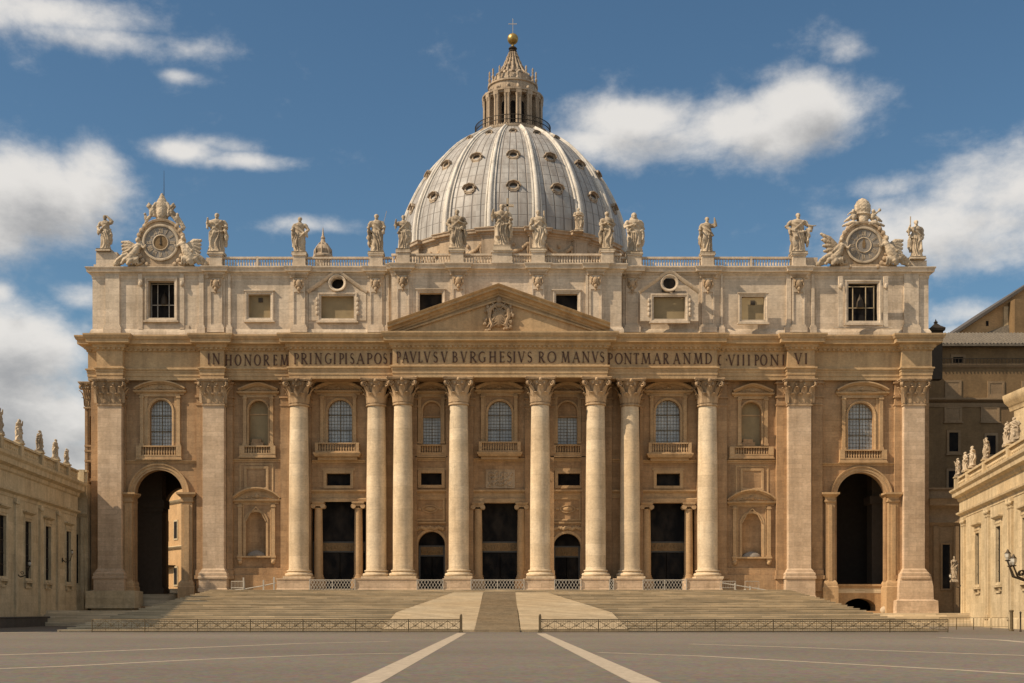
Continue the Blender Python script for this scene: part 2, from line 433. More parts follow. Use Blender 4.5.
# ------------------------------------------------------------ the ground
def ground():
    mb = MB(); mb.add([(-3000,-600,0),(3000,-600,0),(3000,6000,0),(-3000,6000,0)], [(0,1,2,3)])
    tag(mb.build('ground', M['asphalt'], smooth=False), kind='structure')
    def gp(px, py):
        Y = FPX*CAMZ/(py-HY); return (W(px, Y), Y)
    def line(name, pts, hw):
        P = [Vector(gp(*p)) for p in pts]; vs = []
        for i, p in enumerate(P):
            d = (P[min(i+1,len(P)-1)]-P[max(i-1,0)]).normalized(); nn = Vector((-d.y, d.x))
            vs += [(p.x+nn.x*hw, p.y+nn.y*hw, .004), (p.x-nn.x*hw, p.y-nn.y*hw, .004)]
        mb = MB(); mb.add(vs, [(2*i, 2*i+1, 2*i+3, 2*i+2) for i in range(len(P)-1)])
        tag(mb.build(name, M['paint'], smooth=False), kind='structure')
    # two broad converging bands of pale paving
    for a, b in (((462,633),(352,690)), ((541,633.5),(661,690))):
        (x0,y0),(x1,y1) = gp(*a), gp(*b)
        w0, w1 = .36, .36
        mb = MB(); mb.add([(x0-w0,y0,.005),(x0+w0,y0,.005),(x1+w1,y1,.005),(x1-w1,y1,.005)], [(0,1,2,3)])
        tag(mb.build('paving_band', M['paint'], smooth=False), kind='structure')
    line('painted_line', [(-60,657),(60,653),(200,647.5),(300,643.5),(390,641.5)], .22)
    line('painted_line', [(-60,671),(60,666.5),(200,659.5),(330,654.5),(412,653)], .17)
    line('painted_line', [(1100,658),(950,653),(800,647.5),(690,644)], .22)
    line('painted_line', [(1100,679),(950,669.5),(800,661.5),(700,656),(598,652.5)], .17)
    line('painted_line', [(1100,649),(1000,640),(940,637.5)], .30)
    line('painted_line', [(-30,633.2),(20,632.4),(75,631.4)], .5)
ground()

# ------------------------------------------------------------ the great stair
SX0, SX1, SY0, SY1, SZ = -38.0, 36.8, 107.0, 164.0, 4.55
def stairs():
    n = 24; mb = MB(); poly = []
    rise, tread = SZ/n, (SY1-SY0)/n
    prof = [(SY0, -.2)]
    for i in range(n):
        y = SY0+i*tread; prof += [(y, i*rise if i else -.2), (y, (i+1)*rise-.045), (y-.09, (i+1)*rise-.045), (y-.09, (i+1)*rise)]
    prof += [(SY1+9, SZ), (SY1+9, -.2)]
    m = len(prof)
    vs = [(SX0,y,z) for y,z in prof]+[(SX1,y,z) for y,z in prof]
    fs = [(i, i+1, m+i+1, m+i) for i in range(m-1)]+[tuple(range(m)), tuple(range(2*m-1,m-1,-1))]
    mb.add(vs, fs)
    tag(mb.build('steps', M['step'], smooth=False), kind='structure')
    # smooth pale ramps either side of the central strip, 3 cm above the steps' nosings
    def zz(y): return (y-SY0)/(SY1-SY0)*SZ+rise+.03
    def strip(name, q, mat, dz=0, ribs=False):
        """q = (y, x0, x1) stations"""
        mb = MB(); vs = []
        for y, a, b in q: vs += [(a,y,zz(y)+dz),(b,y,zz(y)+dz)]
        k = len(q)
        fs = [(2*i,2*i+1,2*i+3,2*i+2) for i in range(k-1)]
        base = len(vs)
        for y, a, b in q: vs += [(a,y,-.1),(b,y,-.1)]
        fs += [(2*i,2*i+2,base+2*i+2,base+2*i) for i in range(k-1)]+[(2*i+1,base+2*i+1,base+2*i+3,2*i+3) for i in range(k-1)]
        fs += [(0,base,base+1,1)]
        mb.add(vs, fs)
        tag(mb.build(name, mat, smooth=False), kind='structure')
    strip('ramp', [(SY0-.1,-10.5,-2.55),(125,-10.8,-2.6),(156,-6.4,-2.7)], M['ramp'])
    strip('ramp', [(SY0-.1,1.35,10.5),(125,10.4*.13,10.6),(156,1.0,5.2)], M['ramp'])
    mb = MB(); nn = 58; r2 = (zz(157)-zz(SY0)+.1)/nn; t2 = (157-SY0+.3)/nn
    for i in range(nn):
        y = SY0-.3+i*t2; mb.box(-2.62, 1.25, y, y+t2+ (0.0), -.1, zz(SY0)+.01+(i)*r2*.99)
    tag(mb.build('central_steps', M['darkstep'], smooth=False), kind='structure')
    # low platforms under both ends of the facade, two steps down to the square
    for x0, x1, zt, y0 in ((SX1+.02, 61, 1.55, 152), (-60, SX0-.02, 1.9, 154)):
        mb = MB()
        for i in range(4): mb.box(x0, x1, y0-3+i*1.0, 176-.01*i, -.2, zt*(i+1)/4)
        tag(mb.build('side_steps', M['step'], smooth=False), kind='structure')
stairs()

# ------------------------------------------------------------ the basilica
B = empty('basilica', (0,150,0), label='huge pale stone basilica with columned front, attic and ribbed dome', cat='church')
B.location = (0,0,0)
YF = 169.6

def leaf(mb, p, n, w, h, out=.34):
    p = Vector(p); n = Vector(n).normalized(); sd = Vector((-n.y, n.x, 0)); vs = []
    T = [0,.2,.42,.62,.8,.93,1.0,.95]; O = [0,.02,.04,.08,.17,.28,.36,.42]; S = [.85,1,1,.95,.85,.7,.45,.2]
    for t, o, s in zip(T, O, S):
        for k in (-1,-.5,0,.5,1):
            vs.append(p+Vector((0,0,h*t))+n*(h*o*out/.34*1.0+(.055*h if k == 0 else (.0 if abs(k)==1 else .03*h)))+sd*(k*w/2*s))
    mb.add(vs, [(5*i+j,5*i+j+1,5*i+5+j+1,5*i+5+j) for i in range(len(T)-1) for j in range(4)])
def capital_round(r, h):
    mb = MB()
    mb.lathe([(r*1.0,-.12*h),(r*1.09,-.10*h),(r*1.09,-.04*h),(r,-.02*h),(r*.99,.1*h),(r*1.0,.5*h),(r*1.12,.74*h),(r*1.32,.88*h)], n=24)
    for i in range(8):
        a = 2*pi*i/8+pi/8; leaf(mb, (r*math.cos(a), r*math.sin(a), 0), (math.cos(a), math.sin(a), 0), r*.78, h*.40)
    for i in range(8):
        a = 2*pi*i/8; leaf(mb, (r*math.cos(a), r*math.sin(a), 0.03), (math.cos(a), math.sin(a), 0), r*.74, h*.66, .30)
    H = r*1.56
    for i in range(4):
        a = pi/4+i*pi/2; d = Vector((math.cos(a), math.sin(a), 0)); c = d*r*1.72+Vector((0,0,h*.76))
        sd = Vector((-d.y, d.x, 0)); pts = []
        for k in range(15):
            t = k/14*2.1*2*pi/1.4; rr = h*.135*(1-k/17); pts.append(c+d*rr*math.cos(pi-t)*1+Vector((0,0,1))*rr*math.sin(pi-t))
        pts = [d*r*1.05+Vector((0,0,h*.5)), d*r*1.2+Vector((0,0,h*.74))]+pts
        for q in (-1,1): mb.tube([p+sd*q*.07*r for p in pts], r*.085, n=5)
        b = i*pi/2; e = Vector((math.cos(b), math.sin(b), 0))
        mb.ell(e*r*1.30+Vector((0,0,h*.91)), (r*.2,r*.2,h*.09), 8)
        for q in (-1,1):
            s2 = Vector((-e.y,e.x,0))*q
            mb.ell(e*r*1.18+s2*r*.38+Vector((0,0,h*.76)), (r*.15,r*.15,h*.08), 7)
    poly = []
    for i in range(4):      # concave sided abacus
        a0 = pi/4+i*pi/2; a1 = a0+pi/2
        c0 = Vector((math.cos(a0), math.sin(a0)))*H*1.42; c1 = Vector((math.cos(a1), math.sin(a1)))*H*1.42; mid = -(c0+c1).normalized()
        e = (c1-c0).normalized()*.12*r
        for t in (0,.15,.32,.5,.68,.85,1): poly.append(tuple((c0+e)*(1-t)+(c1-e)*t+mid*(.26*r*math.sin(pi*t))))
    mb.prismz(poly, h*.90, h*.955); mb.prismz([(x*1.06,y*1.06) for x,y in poly], h*.955, h)
    return mb
def capital_flat(w, dep, h):
    """front at local y=0, width w centred on x=0, returns going back dep"""
    mb = MB(); hw = w/2
    mb.box(-hw-.12, hw+.12, -.14, dep, -.10*h, -.03*h)
    mb.box(-hw+.02, hw-.02, .02, dep, -.03*h, .5*h)
    mb.add([(-hw,0,.5*h),(hw,0,.5*h),(hw,dep,.5*h),(-hw,dep,.5*h),(-hw-.35,-.35,.9*h),(hw+.35,-.35,.9*h),(hw+.35,dep,.9*h),(-hw-.35,dep,.9*h)], [(0,1,5,4),(1,2,6,5),(3,0,4,7)])
    n1 = max(3, round(w/1.05)); lw = w/n1
    for i in range(n1): leaf(mb, (-hw+lw*(i+.5), 0, 0), (0,-1,0), lw*.98, h*.40)
    for i in range(n1+1): leaf(mb, (-hw+lw*i, -.02, .03), (0,-1,0), lw*.9, h*.66, .30)
    for sx in (-1,1):
        for k in range(max(1,int(dep/1.0))): leaf(mb, (sx*hw, .5+k*1.0, 0), (sx,0,0), .9, h*.4); leaf(mb, (sx*hw, .1+k*1.0, 0.03), (sx,0,0), .8, h*.66, .3)
        d = Vector((sx*.707,-.707,0)); c = Vector((sx*(hw+.28),-.3,h*.77)); pts = []
        for k in range(15):
            t = k/14*3*pi; rr = h*.13*(1-k/17); pts.append(c+d*rr*math.cos(pi-t)+Vector((0,0,1))*rr*math.sin(pi-t))
        s2 = Vector((-d.y,d.x,0))
        for q in (-1,1): mb.tube([p+s2*q*.1 for p in pts], .12, n=5)
    mb.ell((0,-.45,h*.92), (.28,.22,.25), 8)
    for q in (-.33,.33):
        mb.ell((q*w*.55,-.35,h*.77), (.2,.16,.24), 7)
        pts = [(q*w*.2,-.12,h*.5),(q*w*.35,-.25,h*.7),(q*w*.62,-.38,h*.84)]; mb.tube(pts, .1, n=5)
    mb.box(-hw-.62, hw+.62, -.62, dep, h*.90, h*.955); mb.box(-hw-.72, hw+.72, -.72, dep, h*.955, h)
    return mb

ZB, ZC, ZT = Z(578.5,168.6), Z(402,169), 33.12        # column foot, capital foot, entablature underside
def column_base(r):
    mb = MB(); mb.box(-r*1.38, r*1.38, -r*1.38, r*1.38, 0, .32)
    pr = [(r*1.36,.32)]
    for i in range(7): a = -pi/2+pi*i/6; pr.append((r*1.24+.20*math.cos(a), .55+.22*math.sin(a)))
    pr += [(r*1.16,.80),(r*1.11,.88),(r*1.16,.95)]
    for i in range(5): a = -pi/2+pi*i/4; pr.append((r*1.13+.11*math.cos(a), 1.07+.11*math.sin(a)))
    pr += [(r*1.03,1.2),(r,1.4)]
    mb.lathe(pr, n=32); return mb
def column():
    r0, r1 = 1.36, 1.20; H = ZC-ZB
    mb = MB(); pr = [(r0*1.03,1.25),(r0,1.45)]
    for i in range(1,13):
        t = i/12; pr.append((r0-(r0-r1)*(max(0,t-.3)/.7)**1.5, 1.45+(H-1.75)*t))
    mb.lathe(pr, n=40)
    o = mb.build('column', M['column'], B)
    capital_round(r1, ZT-ZC).build('capital', M['cap'], o, loc=(0,0,H)).scale = (1.07,1.07,1)
    column_base(r0).build('base', M['column'], o)
    return o
COLS = [(299,170.95),(376.5,170.95),(403,169.95),(458.8,169.95),(540.2,169.95),(595.7,169.95),(630,170.95),(707.5,170.95)]
c0 = None
for px, y in COLS:
    loc = (W(px,y), y, ZB)
    if c0 is None: c0 = column(); c0.location = loc; first = c0
    else:
        c = first.copy(); col.objects.link(c); c.parent = B; c.location = loc
        for ch in list(first.children):
            d = ch.copy(); col.objects.link(d); d.parent = c

def pilaster(px0, px1, zfoot, yf=170.0, dep=3.4, ped=None):
    x0, x1 = W(px0,yf), W(px1,yf); cx = (x0+x1)/2; w = x1-x0
    mb = MB(); z1 = ZB+1.3
    mb.cbox(-w/2, w/2, 0, dep, z1-.1, ZC+.1, .03)
    o = mb.build('pilaster', M['pil'], B, loc=(cx, yf, 0), smooth=False)
    capital_flat(w, dep-.9, ZT-ZC).build('capital', M['cap'], o, loc=(0,0,ZC))
    mb = MB()
    pth = [(-w/2, dep), (-w/2, 0), (w/2, 0), (w/2, dep)]
    mb.molding(pth, [(-.1,z1+.1),(0,z1+.1),(.10,z1-.05),(.20,z1-.15),(.20,z1-.28),(.28,z1-.32),(.28,z1-.42),(.42,z1-.5),(.48,z1-.72),(.42,z1-.92),(.55,z1-1.0),(.55,z1-1.3),(.42,z1-1.34),(.42,zfoot+.5),(.52,zfoot+.42),(.52,zfoot),(-.1,zfoot)])
    mb.box(-w/2+.1, w/2-.1, .1, dep, zfoot, z1)
    mb.build('base', M['pil'], o)
    return o
pilaster(97.6, 121.4, 2.35); pilaster(202.6, 224, 4.4); pilaster(788.4, 811.4, 3.4); pilaster(904, 925, 1.55)
pilaster(626, 637, ZB-.1, 171.8, 1.2)     # the pilaster behind the shaded column

# ---- wall strips behind the columns and beside the pilasters
def strip_(px0, px1, yf, z0=4.5, z1=ZT, yb=173.5, cap=True):
    mb = MB(); x0, x1 = W(px0,yf), W(px1,yf); mb.box(x0, x1, yf, yb, z0, z1)
    if cap:
        for z, o in ((ZC-.15,.10),(ZC+.9,.16),(ZT-.45,.22)): mb.box(x0-o, x1+o, yf-o, yb, z, z+.22)
    mb.box(x0-.25, x1+.25, yf-.25, yb, ZB, ZB+.5); mb.box(x0-.12, x1+.12, yf-.12, yb, ZB+.5, ZB+1.2)
    mb.build('wall_pilaster', M['wall'], B, smooth=False)
for a in [(226.5,232.5,171.2),(280.5,290.5,171.3),(307,311,172.3),(366,372,172.35),(384.5,393,172.35),(412,417,172.35),(446,451,172.35),(467,473.5,172.35),(525,532,172.35),(549,554,172.35),(581.5,586.5,172.35),(604,612,172.35),(640,643,172.35),(697,702,172.35),(714,727,171.4),(777,788.8,171.0),(812,822.5,170.9),(196.5,202.8,170.9),(895,904,170.9),(121.4,125,170.9)]:
    strip_(*a)

# ---- walls with their openings
def jagged(px0, px1, Y, z0, z1): return rect(W(px0,Y), W(px1,Y), z0, z1)
def A(px0, px1, ytop, ybot, Y, n=16):
    x0, x1 = W(px0,Y), W(px1,Y); hw = (x1-x0)/2; return arch((x0+x1)/2, hw, Z(ybot,Y), Z(ytop,Y)-hw, n)
def RC(px0, px1, ytop, ybot, Y): return rect(W(px0,Y), W(px1,Y), Z(ybot,Y), Z(ytop,Y))
def wall(name, outer, holes, Y, mat, depth=1.1):
    mb = MB(); mb.holed(outer, holes, Y, depth); mb.build(name, M[mat], B, smooth=False)
YE, YN, YM = 171.5, 172.0, 172.9
HL = A(135,183,470,606,YE,24); HR = A(836.6,885.5,472.5,611,YE,24)
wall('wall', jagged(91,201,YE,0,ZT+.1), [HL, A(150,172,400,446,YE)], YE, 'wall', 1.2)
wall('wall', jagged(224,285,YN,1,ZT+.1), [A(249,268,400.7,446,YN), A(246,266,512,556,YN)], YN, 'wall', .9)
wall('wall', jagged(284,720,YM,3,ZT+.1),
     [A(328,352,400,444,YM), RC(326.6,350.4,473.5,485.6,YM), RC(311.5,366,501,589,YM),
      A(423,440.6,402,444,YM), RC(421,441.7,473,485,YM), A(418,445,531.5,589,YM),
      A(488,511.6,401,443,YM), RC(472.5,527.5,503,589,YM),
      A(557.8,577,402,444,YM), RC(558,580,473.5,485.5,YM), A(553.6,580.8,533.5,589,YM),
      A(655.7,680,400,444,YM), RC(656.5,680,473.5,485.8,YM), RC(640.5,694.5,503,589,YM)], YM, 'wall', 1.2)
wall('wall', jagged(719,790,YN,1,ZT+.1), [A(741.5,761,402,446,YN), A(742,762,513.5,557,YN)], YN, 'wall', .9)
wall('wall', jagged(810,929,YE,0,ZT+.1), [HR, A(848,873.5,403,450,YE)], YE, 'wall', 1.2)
# ends of the front block and the body behind it
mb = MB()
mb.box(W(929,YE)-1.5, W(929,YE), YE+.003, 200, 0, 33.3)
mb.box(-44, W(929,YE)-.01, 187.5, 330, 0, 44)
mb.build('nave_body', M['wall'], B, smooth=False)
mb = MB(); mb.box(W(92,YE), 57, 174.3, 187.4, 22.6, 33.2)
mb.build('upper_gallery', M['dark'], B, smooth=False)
mb = MB()
mb.box(-46, 56, 172.95, 187.4, 4.3, 4.9)
mb.build('portico_floor', M['step'], B, smooth=False)
# left end wall with its own narrow bay, seen edge-on past the corner pilaster
xl = W(91,YE)
mb = MB(); Yx = 172.6; x0, x1 = W(86,Yx), W(98,Yx)
mb.holed(rect(x0,x1,0,ZT+.1), [A(89.5,95.5,415,445,Yx), RC(89,96,463,478,Yx), A(88.5,96.5,481,575,Yx)], Yx, 1.5)
mb.box(x0, x0+.4, Yx+.01, 187.5, 0, ZT)
for z in (Z(446,Yx), Z(451,Yx), Z(461,Yx), Z(577,Yx)): mb.box(x0-.15, x1, Yx-.2, Yx+.3, z-.12, z+.12)
mb.box(x0-.12, x0+.25, Yx-.14, Yx-.01, 2, ZT-.5)
mb.build('end_bay', M['wall'], B, smooth=False)
mb = MB(); mb.box(x0+.5, x1, Yx+1.52, Yx+1.7, 1.2, ZT); mb.build('end_bay_blind', M['blind'], B, smooth=False)
o = capital_flat(.9, .8, ZT-ZC).build('end_bay_capital', M['cap'], B, loc=(x0+.35, Yx-.25, ZC))
# rear wall of the portico: opening behind the left arch
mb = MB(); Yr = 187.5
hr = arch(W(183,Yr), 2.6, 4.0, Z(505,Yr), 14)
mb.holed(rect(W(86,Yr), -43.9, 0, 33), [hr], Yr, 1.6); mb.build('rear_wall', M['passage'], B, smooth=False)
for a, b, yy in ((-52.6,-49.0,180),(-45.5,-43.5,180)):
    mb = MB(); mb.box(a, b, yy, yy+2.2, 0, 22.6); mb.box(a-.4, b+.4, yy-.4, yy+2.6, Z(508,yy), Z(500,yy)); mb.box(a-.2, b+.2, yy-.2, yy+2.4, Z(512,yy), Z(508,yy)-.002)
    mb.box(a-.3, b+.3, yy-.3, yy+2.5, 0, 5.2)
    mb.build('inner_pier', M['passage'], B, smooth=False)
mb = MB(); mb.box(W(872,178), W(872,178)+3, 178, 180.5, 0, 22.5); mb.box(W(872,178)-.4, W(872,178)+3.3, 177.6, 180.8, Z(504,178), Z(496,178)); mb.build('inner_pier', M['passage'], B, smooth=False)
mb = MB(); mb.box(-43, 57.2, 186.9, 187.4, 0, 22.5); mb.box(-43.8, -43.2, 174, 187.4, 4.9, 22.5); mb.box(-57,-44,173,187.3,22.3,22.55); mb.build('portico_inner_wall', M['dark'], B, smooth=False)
mb = MB(); mb.box(-54, -45, 186.0, 187.0, 1.9, 5.1); mb.box(W(136,174), W(183,174), 175.5, 187, 1.8, 4.2); mb.build('arch_floor', M['step'], B, smooth=False)

# ---- end arches: archivolt, imposts, piers
def archivolt(px0, px1, ytop, yf, side):
    x0, x1 = W(px0,YE), W(px1,YE); hw = (x1-x0)/2; cx = (x0+x1)/2; zs = Z(ytop,YE)-hw
    pts = [(cx+hw*math.cos(pi*i/28), zs+hw*math.sin(pi*i/28)) for i in range(29)]
    mb = MB(); mb.sweep(pts, [(-.1,0),(.10,0),(.10,-.25),(.2,-.28),(.2,-.62),(.32,-.68),(.36,-.88),(-.1,-.88)], YE)
    arch_o = mb.build('great_arch', M['walltrim'], B)
    for a, b in ((px0-15, px0-.2), (px1-4, px1+12)) if side == 'l' else ((px0-14, px0+.5), (px1+.2, px1+15)):
        xa, xb = W(a,171), W(b,171); m2 = MB(); zi = Z(493,171)
        m2.box(xa+.35, xb-.35, 170.82, 173.2, 1.5, zi-1)
        m2.box(xa+.75, xb-.75, 170.66, 170.83, 5.8, zi-1.6)
        pth = [(xa+.3,173.2),(xa+.3,170.78),(xb-.3,170.78),(xb-.3,173.2)]
        m2.molding(pth, [(-.1,zi-1.3),(0,zi-1.3),(.1,zi-1.2),(.1,zi-1.0),(0,zi-.95),(.02,zi-.6),(.2,zi-.5),(.42,zi-.25),(.5,zi-.2),(.5,zi+.05),(-.1,zi+.05)])
        m2.molding(pth, [(-.1,6.0),(0,6.0),(.15,5.8),(.25,5.6),(.25,5.2),(.35,5.1),(.35,1.5),(-.1,1.5)])
        m2.box(xa+.31, xb-.31, 170.79, 173.2, zi-1.25, zi+.04); m2.box(xa+.31,xb-.31,170.79,173.2,1.5,5.95)
        m2.build('impost_pier', M['walltrim'], arch_o)
archivolt(135,183,470,0,'l'); archivolt(836.6,885.5,472.5,0,'r')
# parapet in the right arch, with the low vault under it
mb = MB(); Yp = 173.0
mb.holed(rect(W(837,Yp), W(886,Yp), 1.0, Z(585,Yp)), [arch(W(860,Yp), 2.15, 1.0, Z(607,Yp), 12, ry=1.2)], Yp, 2.5)
mb.box(W(837,Yp), W(886,Yp), Yp-.15, Yp+.5, Z(586.2,Yp), Z(584.2,Yp))
for i in range(26):
    x = W(852,Yp)+i*.14*1.4
    mb.box(x, x+.08, Yp-.03, Yp+.02, Z(590,Yp), Z(586.4,Yp))
mb.build('arch_parapet', M['walltrim'], B, smooth=False)
mb = MB(); mb.ell((W(884,172.2),171.6,1.9), (.75,.6,.62), 14); mb.build('stone_ball', M['statue'], B)

# ---- windows
def balus(mb, x0, x1, y, z0, z1, sp=.42, d=.34, rail=.16):
    mb.box(x0, x1, y-d/2-.05, y+d/2+.05, z0, z0+rail); mb.box(x0, x1, y-d/2-.08, y+d/2+.08, z1-rail, z1)
    h = z1-z0-2*rail; n = max(1, int((x1-x0)/sp)); s = (x1-x0)/n; w = min(.13, s*.36)
    for i in range(n):
        mb.lathe([(w*.8,z0+rail),(w*.5,z0+rail+h*.1),(w*1.05,z0+rail+h*.36),(w*.42,z0+rail+h*.74),(w*.7,z1-rail)], x0+s*(i+.5), y, n=6, cap=False)
def pediment(kind, px0, px1, ytop, yspr, Y, th=.42, out=.75, parent=None, mat='walltrim', name='pediment', relief=True):
    x0, x1 = W(px0,Y), W(px1,Y); zt, zs = Z(ytop,Y), Z(yspr,Y); cx = (x0+x1)/2; hw = (x1-x0)/2; rise = zt-zs-th
    pr = [(-.05,0),(out*.55,0),(out*.6,th*.3),(out*.9,th*.42),(out,th*.6),(out,th),(-.05,th)]
    mb = MB()
    if kind == 'seg':
        rad = (hw*hw+rise*rise)/(2*rise); a = math.asin(hw/rad)
        pts = [(cx+rad*math.sin(-a+2*a*i/20), zs+rise-rad+rad*math.cos(-a+2*a*i/20)) for i in range(21)]
    else:      # low gable whose top is softly rounded
        pts = [(x0,zs),(cx-hw*.42,zs+rise*.72),(cx-hw*.14,zs+rise*.96),(cx,zs+rise),(cx+hw*.14,zs+rise*.96),(cx+hw*.42,zs+rise*.72),(x1,zs)]
        if kind == 'tri': pts = [(x0,zs),(cx,zs+rise),(x1,zs)]
    mb.sweep(pts, pr, Y)
    mb.prism([(x,z) for x,z in ([pts[0]]+[(x1,zs)]+pts[-2:0:-1])], Y-.12, Y+.05)
    pth = [(x0+.12,Y+.05),(x0+.12,Y-.1),(x1-.12,Y-.1),(x1-.12,Y+.05)]
    mb.molding(pth, [(-.05,zs-.55),(.08,zs-.55),(.12,zs-.35),(.3,zs-.28),(.45,zs-.1),(.45,zs+.02),(-.05,zs+.02)])
    mb.box(x0+.13,x1-.13,Y-.09,Y+.05,zs-.5,zs)
    if relief:
        rnd = random.Random(int(px0)); mb.ell((cx,Y-.12,zs+rise*.42),(.42,.2,rise*.3),8)
        for s in (-1,1):
            for k in range(4): mb.ell((cx+s*(.5+k*hw*.15),Y-.1,zs+rise*(.34-.05*k)),(hw*.10,.16,rise*.15),6)
    mb.build(name, M[mat], parent or B)
def bars(mb, x0, x1, z0, z1, y, nx, nz, w=.045, inside=None):
    for i in range(1, nx):
        x = x0+(x1-x0)*i/nx; zt = z1 if inside is None else inside(x)
        mb.box(x-w/2, x+w/2, y-.05, y, z0, zt)
    for j in range(1, nz):
        z = z0+(z1-z0)*j/nz; a, b = x0, x1
        if inside is not None:
            hw = (x1-x0)/2; zs = z1-hw
            if z > zs: k = math.sqrt(max(0,hw*hw-(z-zs)**2)); a, b = (x0+x1)/2-k, (x0+x1)/2+k
        mb.box(a, b, y-.045, y-.004, z-w/2, z+w/2)
def arch_window(px0, px1, yt, yb, Y, frame, ped, balc, pane='glass', big=True):
    x0, x1 = W(px0,Y), W(px1,Y); cx = (x0+x1)/2; hw = (x1-x0)/2; zt, zb = Z(yt,Y), Z(yb,Y); zs = zt-hw
    fx0, fx1 = W(frame[0],Y), W(frame[1],Y)
    pts = [(x1,zb)]+[(cx+hw*math.cos(pi*i/16), zs+hw*math.sin(pi*i/16)) for i in range(17)]+[(x0,zb)]
    mb = MB(); k = .28 if big else .22
    mb.sweep(pts, [(-.05,0),(.1,0),(.12,-k*.45),(.2,-k*.55),(.22,-k),(-.05,-k)], Y)
    for a, b in ((fx0+.35, fx0+.8), (fx1-.8, fx1-.35)):         # side pilasters
        mb.box(a, b, Y-.32, Y+.02, zb-.0, Z(ped[2],Y)-.5); mb.box(a-.08, b+.08, Y-.4, Y+.02, Z(ped[2],Y)-1.0, Z(ped[2],Y)-.75)
        mb.box(a-.08, b+.08, Y-.4, Y+.02, zb, zb+.3)
    mb.box(fx0+.8, x0-k-.02, Y-.10, Y+.02, zb, Z(ped[2],Y)-.5) if x0-k-fx0 > .9 else None
    mb.box(x1+k+.02, fx1-.8, Y-.10, Y+.02, zb, Z(ped[2],Y)-.5) if fx1-x1-k > .9 else None
    mb.box(fx0+.35, fx1-.35, Y-.22, Y+.02, Z(ped[2],Y)-.78, Z(ped[2],Y)-.52)
    win = mb.build('window', M['walltrim'], B, ang=30)
    pediment(ped[0], frame[0]-1.5, frame[1]+1.5, ped[1], ped[2], Y, parent=win)
    ins = lambda x: zs+math.sqrt(max(0,hw*hw-(x-cx)**2))
    if pane == 'glass':
        m2 = MB(); m2.prism(arch(cx, hw-.002, zb, zs, 16), Y+.75, Y+.8); m2.build('pane', M['glass'], win, smooth=False)
        m3 = MB(); bars(m3, x0, x1, zb, zt, Y+.72, 8 if big else 6, 13, .03, ins); bars(m3, x0, x1, zb, zt, Y+.70, 2, 3, .10, ins)
        m3.build('glazing_bars', M['fence'], win, smooth=False)
    elif pane == 'half':     # glazed below a solid head
        zh = zb+(zt-zb)*.66
        m2 = MB(); m2.box(x0,x1,Y+.75,Y+.8,zb,zh); m2.build('pane', M['glass'], win, smooth=False)
        m3 = MB(); bars(m3, x0, x1, zb, zh, Y+.72, 6, 9, .035); bars(m3, x0, x1, zb, zh, Y+.70, 2, 1, .10); m3.build('glazing_bars', M['fence'], win, smooth=False)
        m4 = MB(); m4.prism(arch(cx, hw-.002, zh+.1, zs, 16), Y+.5, Y+.7); m4.box(x0,x1,Y+.25,Y+.7,zh-.12,zh+.12); m4.build('solid_head', M['wall'], win, smooth=False)
    else:
        m2 = MB(); m2.prism(arch(cx, hw-.002, zb, zs, 16), Y+.85, Y+.9); m2.build('blind', M['blind'], win, smooth=False)
        m3 = MB(); m3.box(x0,x1,Y+.75,Y+.84,zb+(zt-zb)*.70,zb+(zt-zb)*.73); m3.build('shutter_rail', M['walltrim'], win, smooth=False)
        m3 = MB(); m3.box(x0+.3,x0+.3+hw,Y+.4,Y+.7,zb,zb+1.0); m3.box(x0+.15,x0+.6+hw,Y+.3,Y+.72,zb,zb+.55); m3.build('window_stool', M['wall'], win, smooth=False)
    # balcony or flush balustrade
    kind, b0, b1, y0, y1 = balc; xa, xb = W(b0,Y), W(b1,Y); z1, z0 = Z(y0,Y), Z(y1,Y); m = MB()
    if kind == 'proj':
        yp = Y-1.5
        m.molding([(xa+.2,Y+.02),(xa+.2,yp),(xb-.2,yp),(xb-.2,Y+.02)], [(-.1,z0-.1),(.0,z0-.1),(.1,z0+.1),(.2,z0+.2),(.25,z0+.42),(.12,z0+.5),(-.1,z0+.5)])
        m.box(xa+.21,xb-.21,yp+.01,Y+.02,z0-.09,z0+.48)
        m.box(xa+.5,xb-.5,yp+.5,Y+.02,z0-.5,z0-.11)
        for a in (xa+.2, xb-.65): m.box(a, a+.45, yp+.02, yp+.47, z0+.5, z1)
        balus(m, xa+.66, xb-.66, yp+.24, z0+.5, z1, .34)
        for a in (xa+.3, xb-.5): m.box(a, a+.2, yp+.5, Y, z0+.5, z0+.66); m.box(a-.04, a+.24, yp+.5, Y, z1-.16, z1)
    else:
        m.box(xa, xb, Y-.45, Y+.02, z0, z0+.35); m.box(xa-.1, xb+.1, Y-.55, Y+.02, z0-.15, z0)
        for a in (xa, xb-.7): m.box(a, a+.7, Y-.5, Y+.02, z0+.35, z1)
        balus(m, xa+.72, xb-.72, Y-.26, z0+.35, z1, .34)
    m.build('balcony', M['walltrim'], win)
    return win
arch_window(150,172,400,446,YE,(138,183),('seg',381,391),('flush',137,182,446,459))
arch_window(249,268,400.7,446,YN,(241,276),('soft',383,392),('flush',240,276,446,457),'blind',False)
arch_window(328,352,400,444,YM,(318,359),('seg',381,391),('proj',315,361.5,444,457))
arch_window(423,440.6,402,444,YM,(415.5,447),('soft',382,391.5),('flush',416,447,445,456.5),'half',False)
arch_window(488,511.6,401,443,YM,(478.5,520),('seg',381,390.5),('proj',477.5,522,443,456.5))
arch_window(557.8,577,402,444,YM,(551.5,583.5),('soft',382,391.5),('flush',551,585,445,456.5),'half',False)
arch_window(655.7,680,400,444,YM,(647.5,689),('seg',381,391),('proj',646,691.5,444,458))
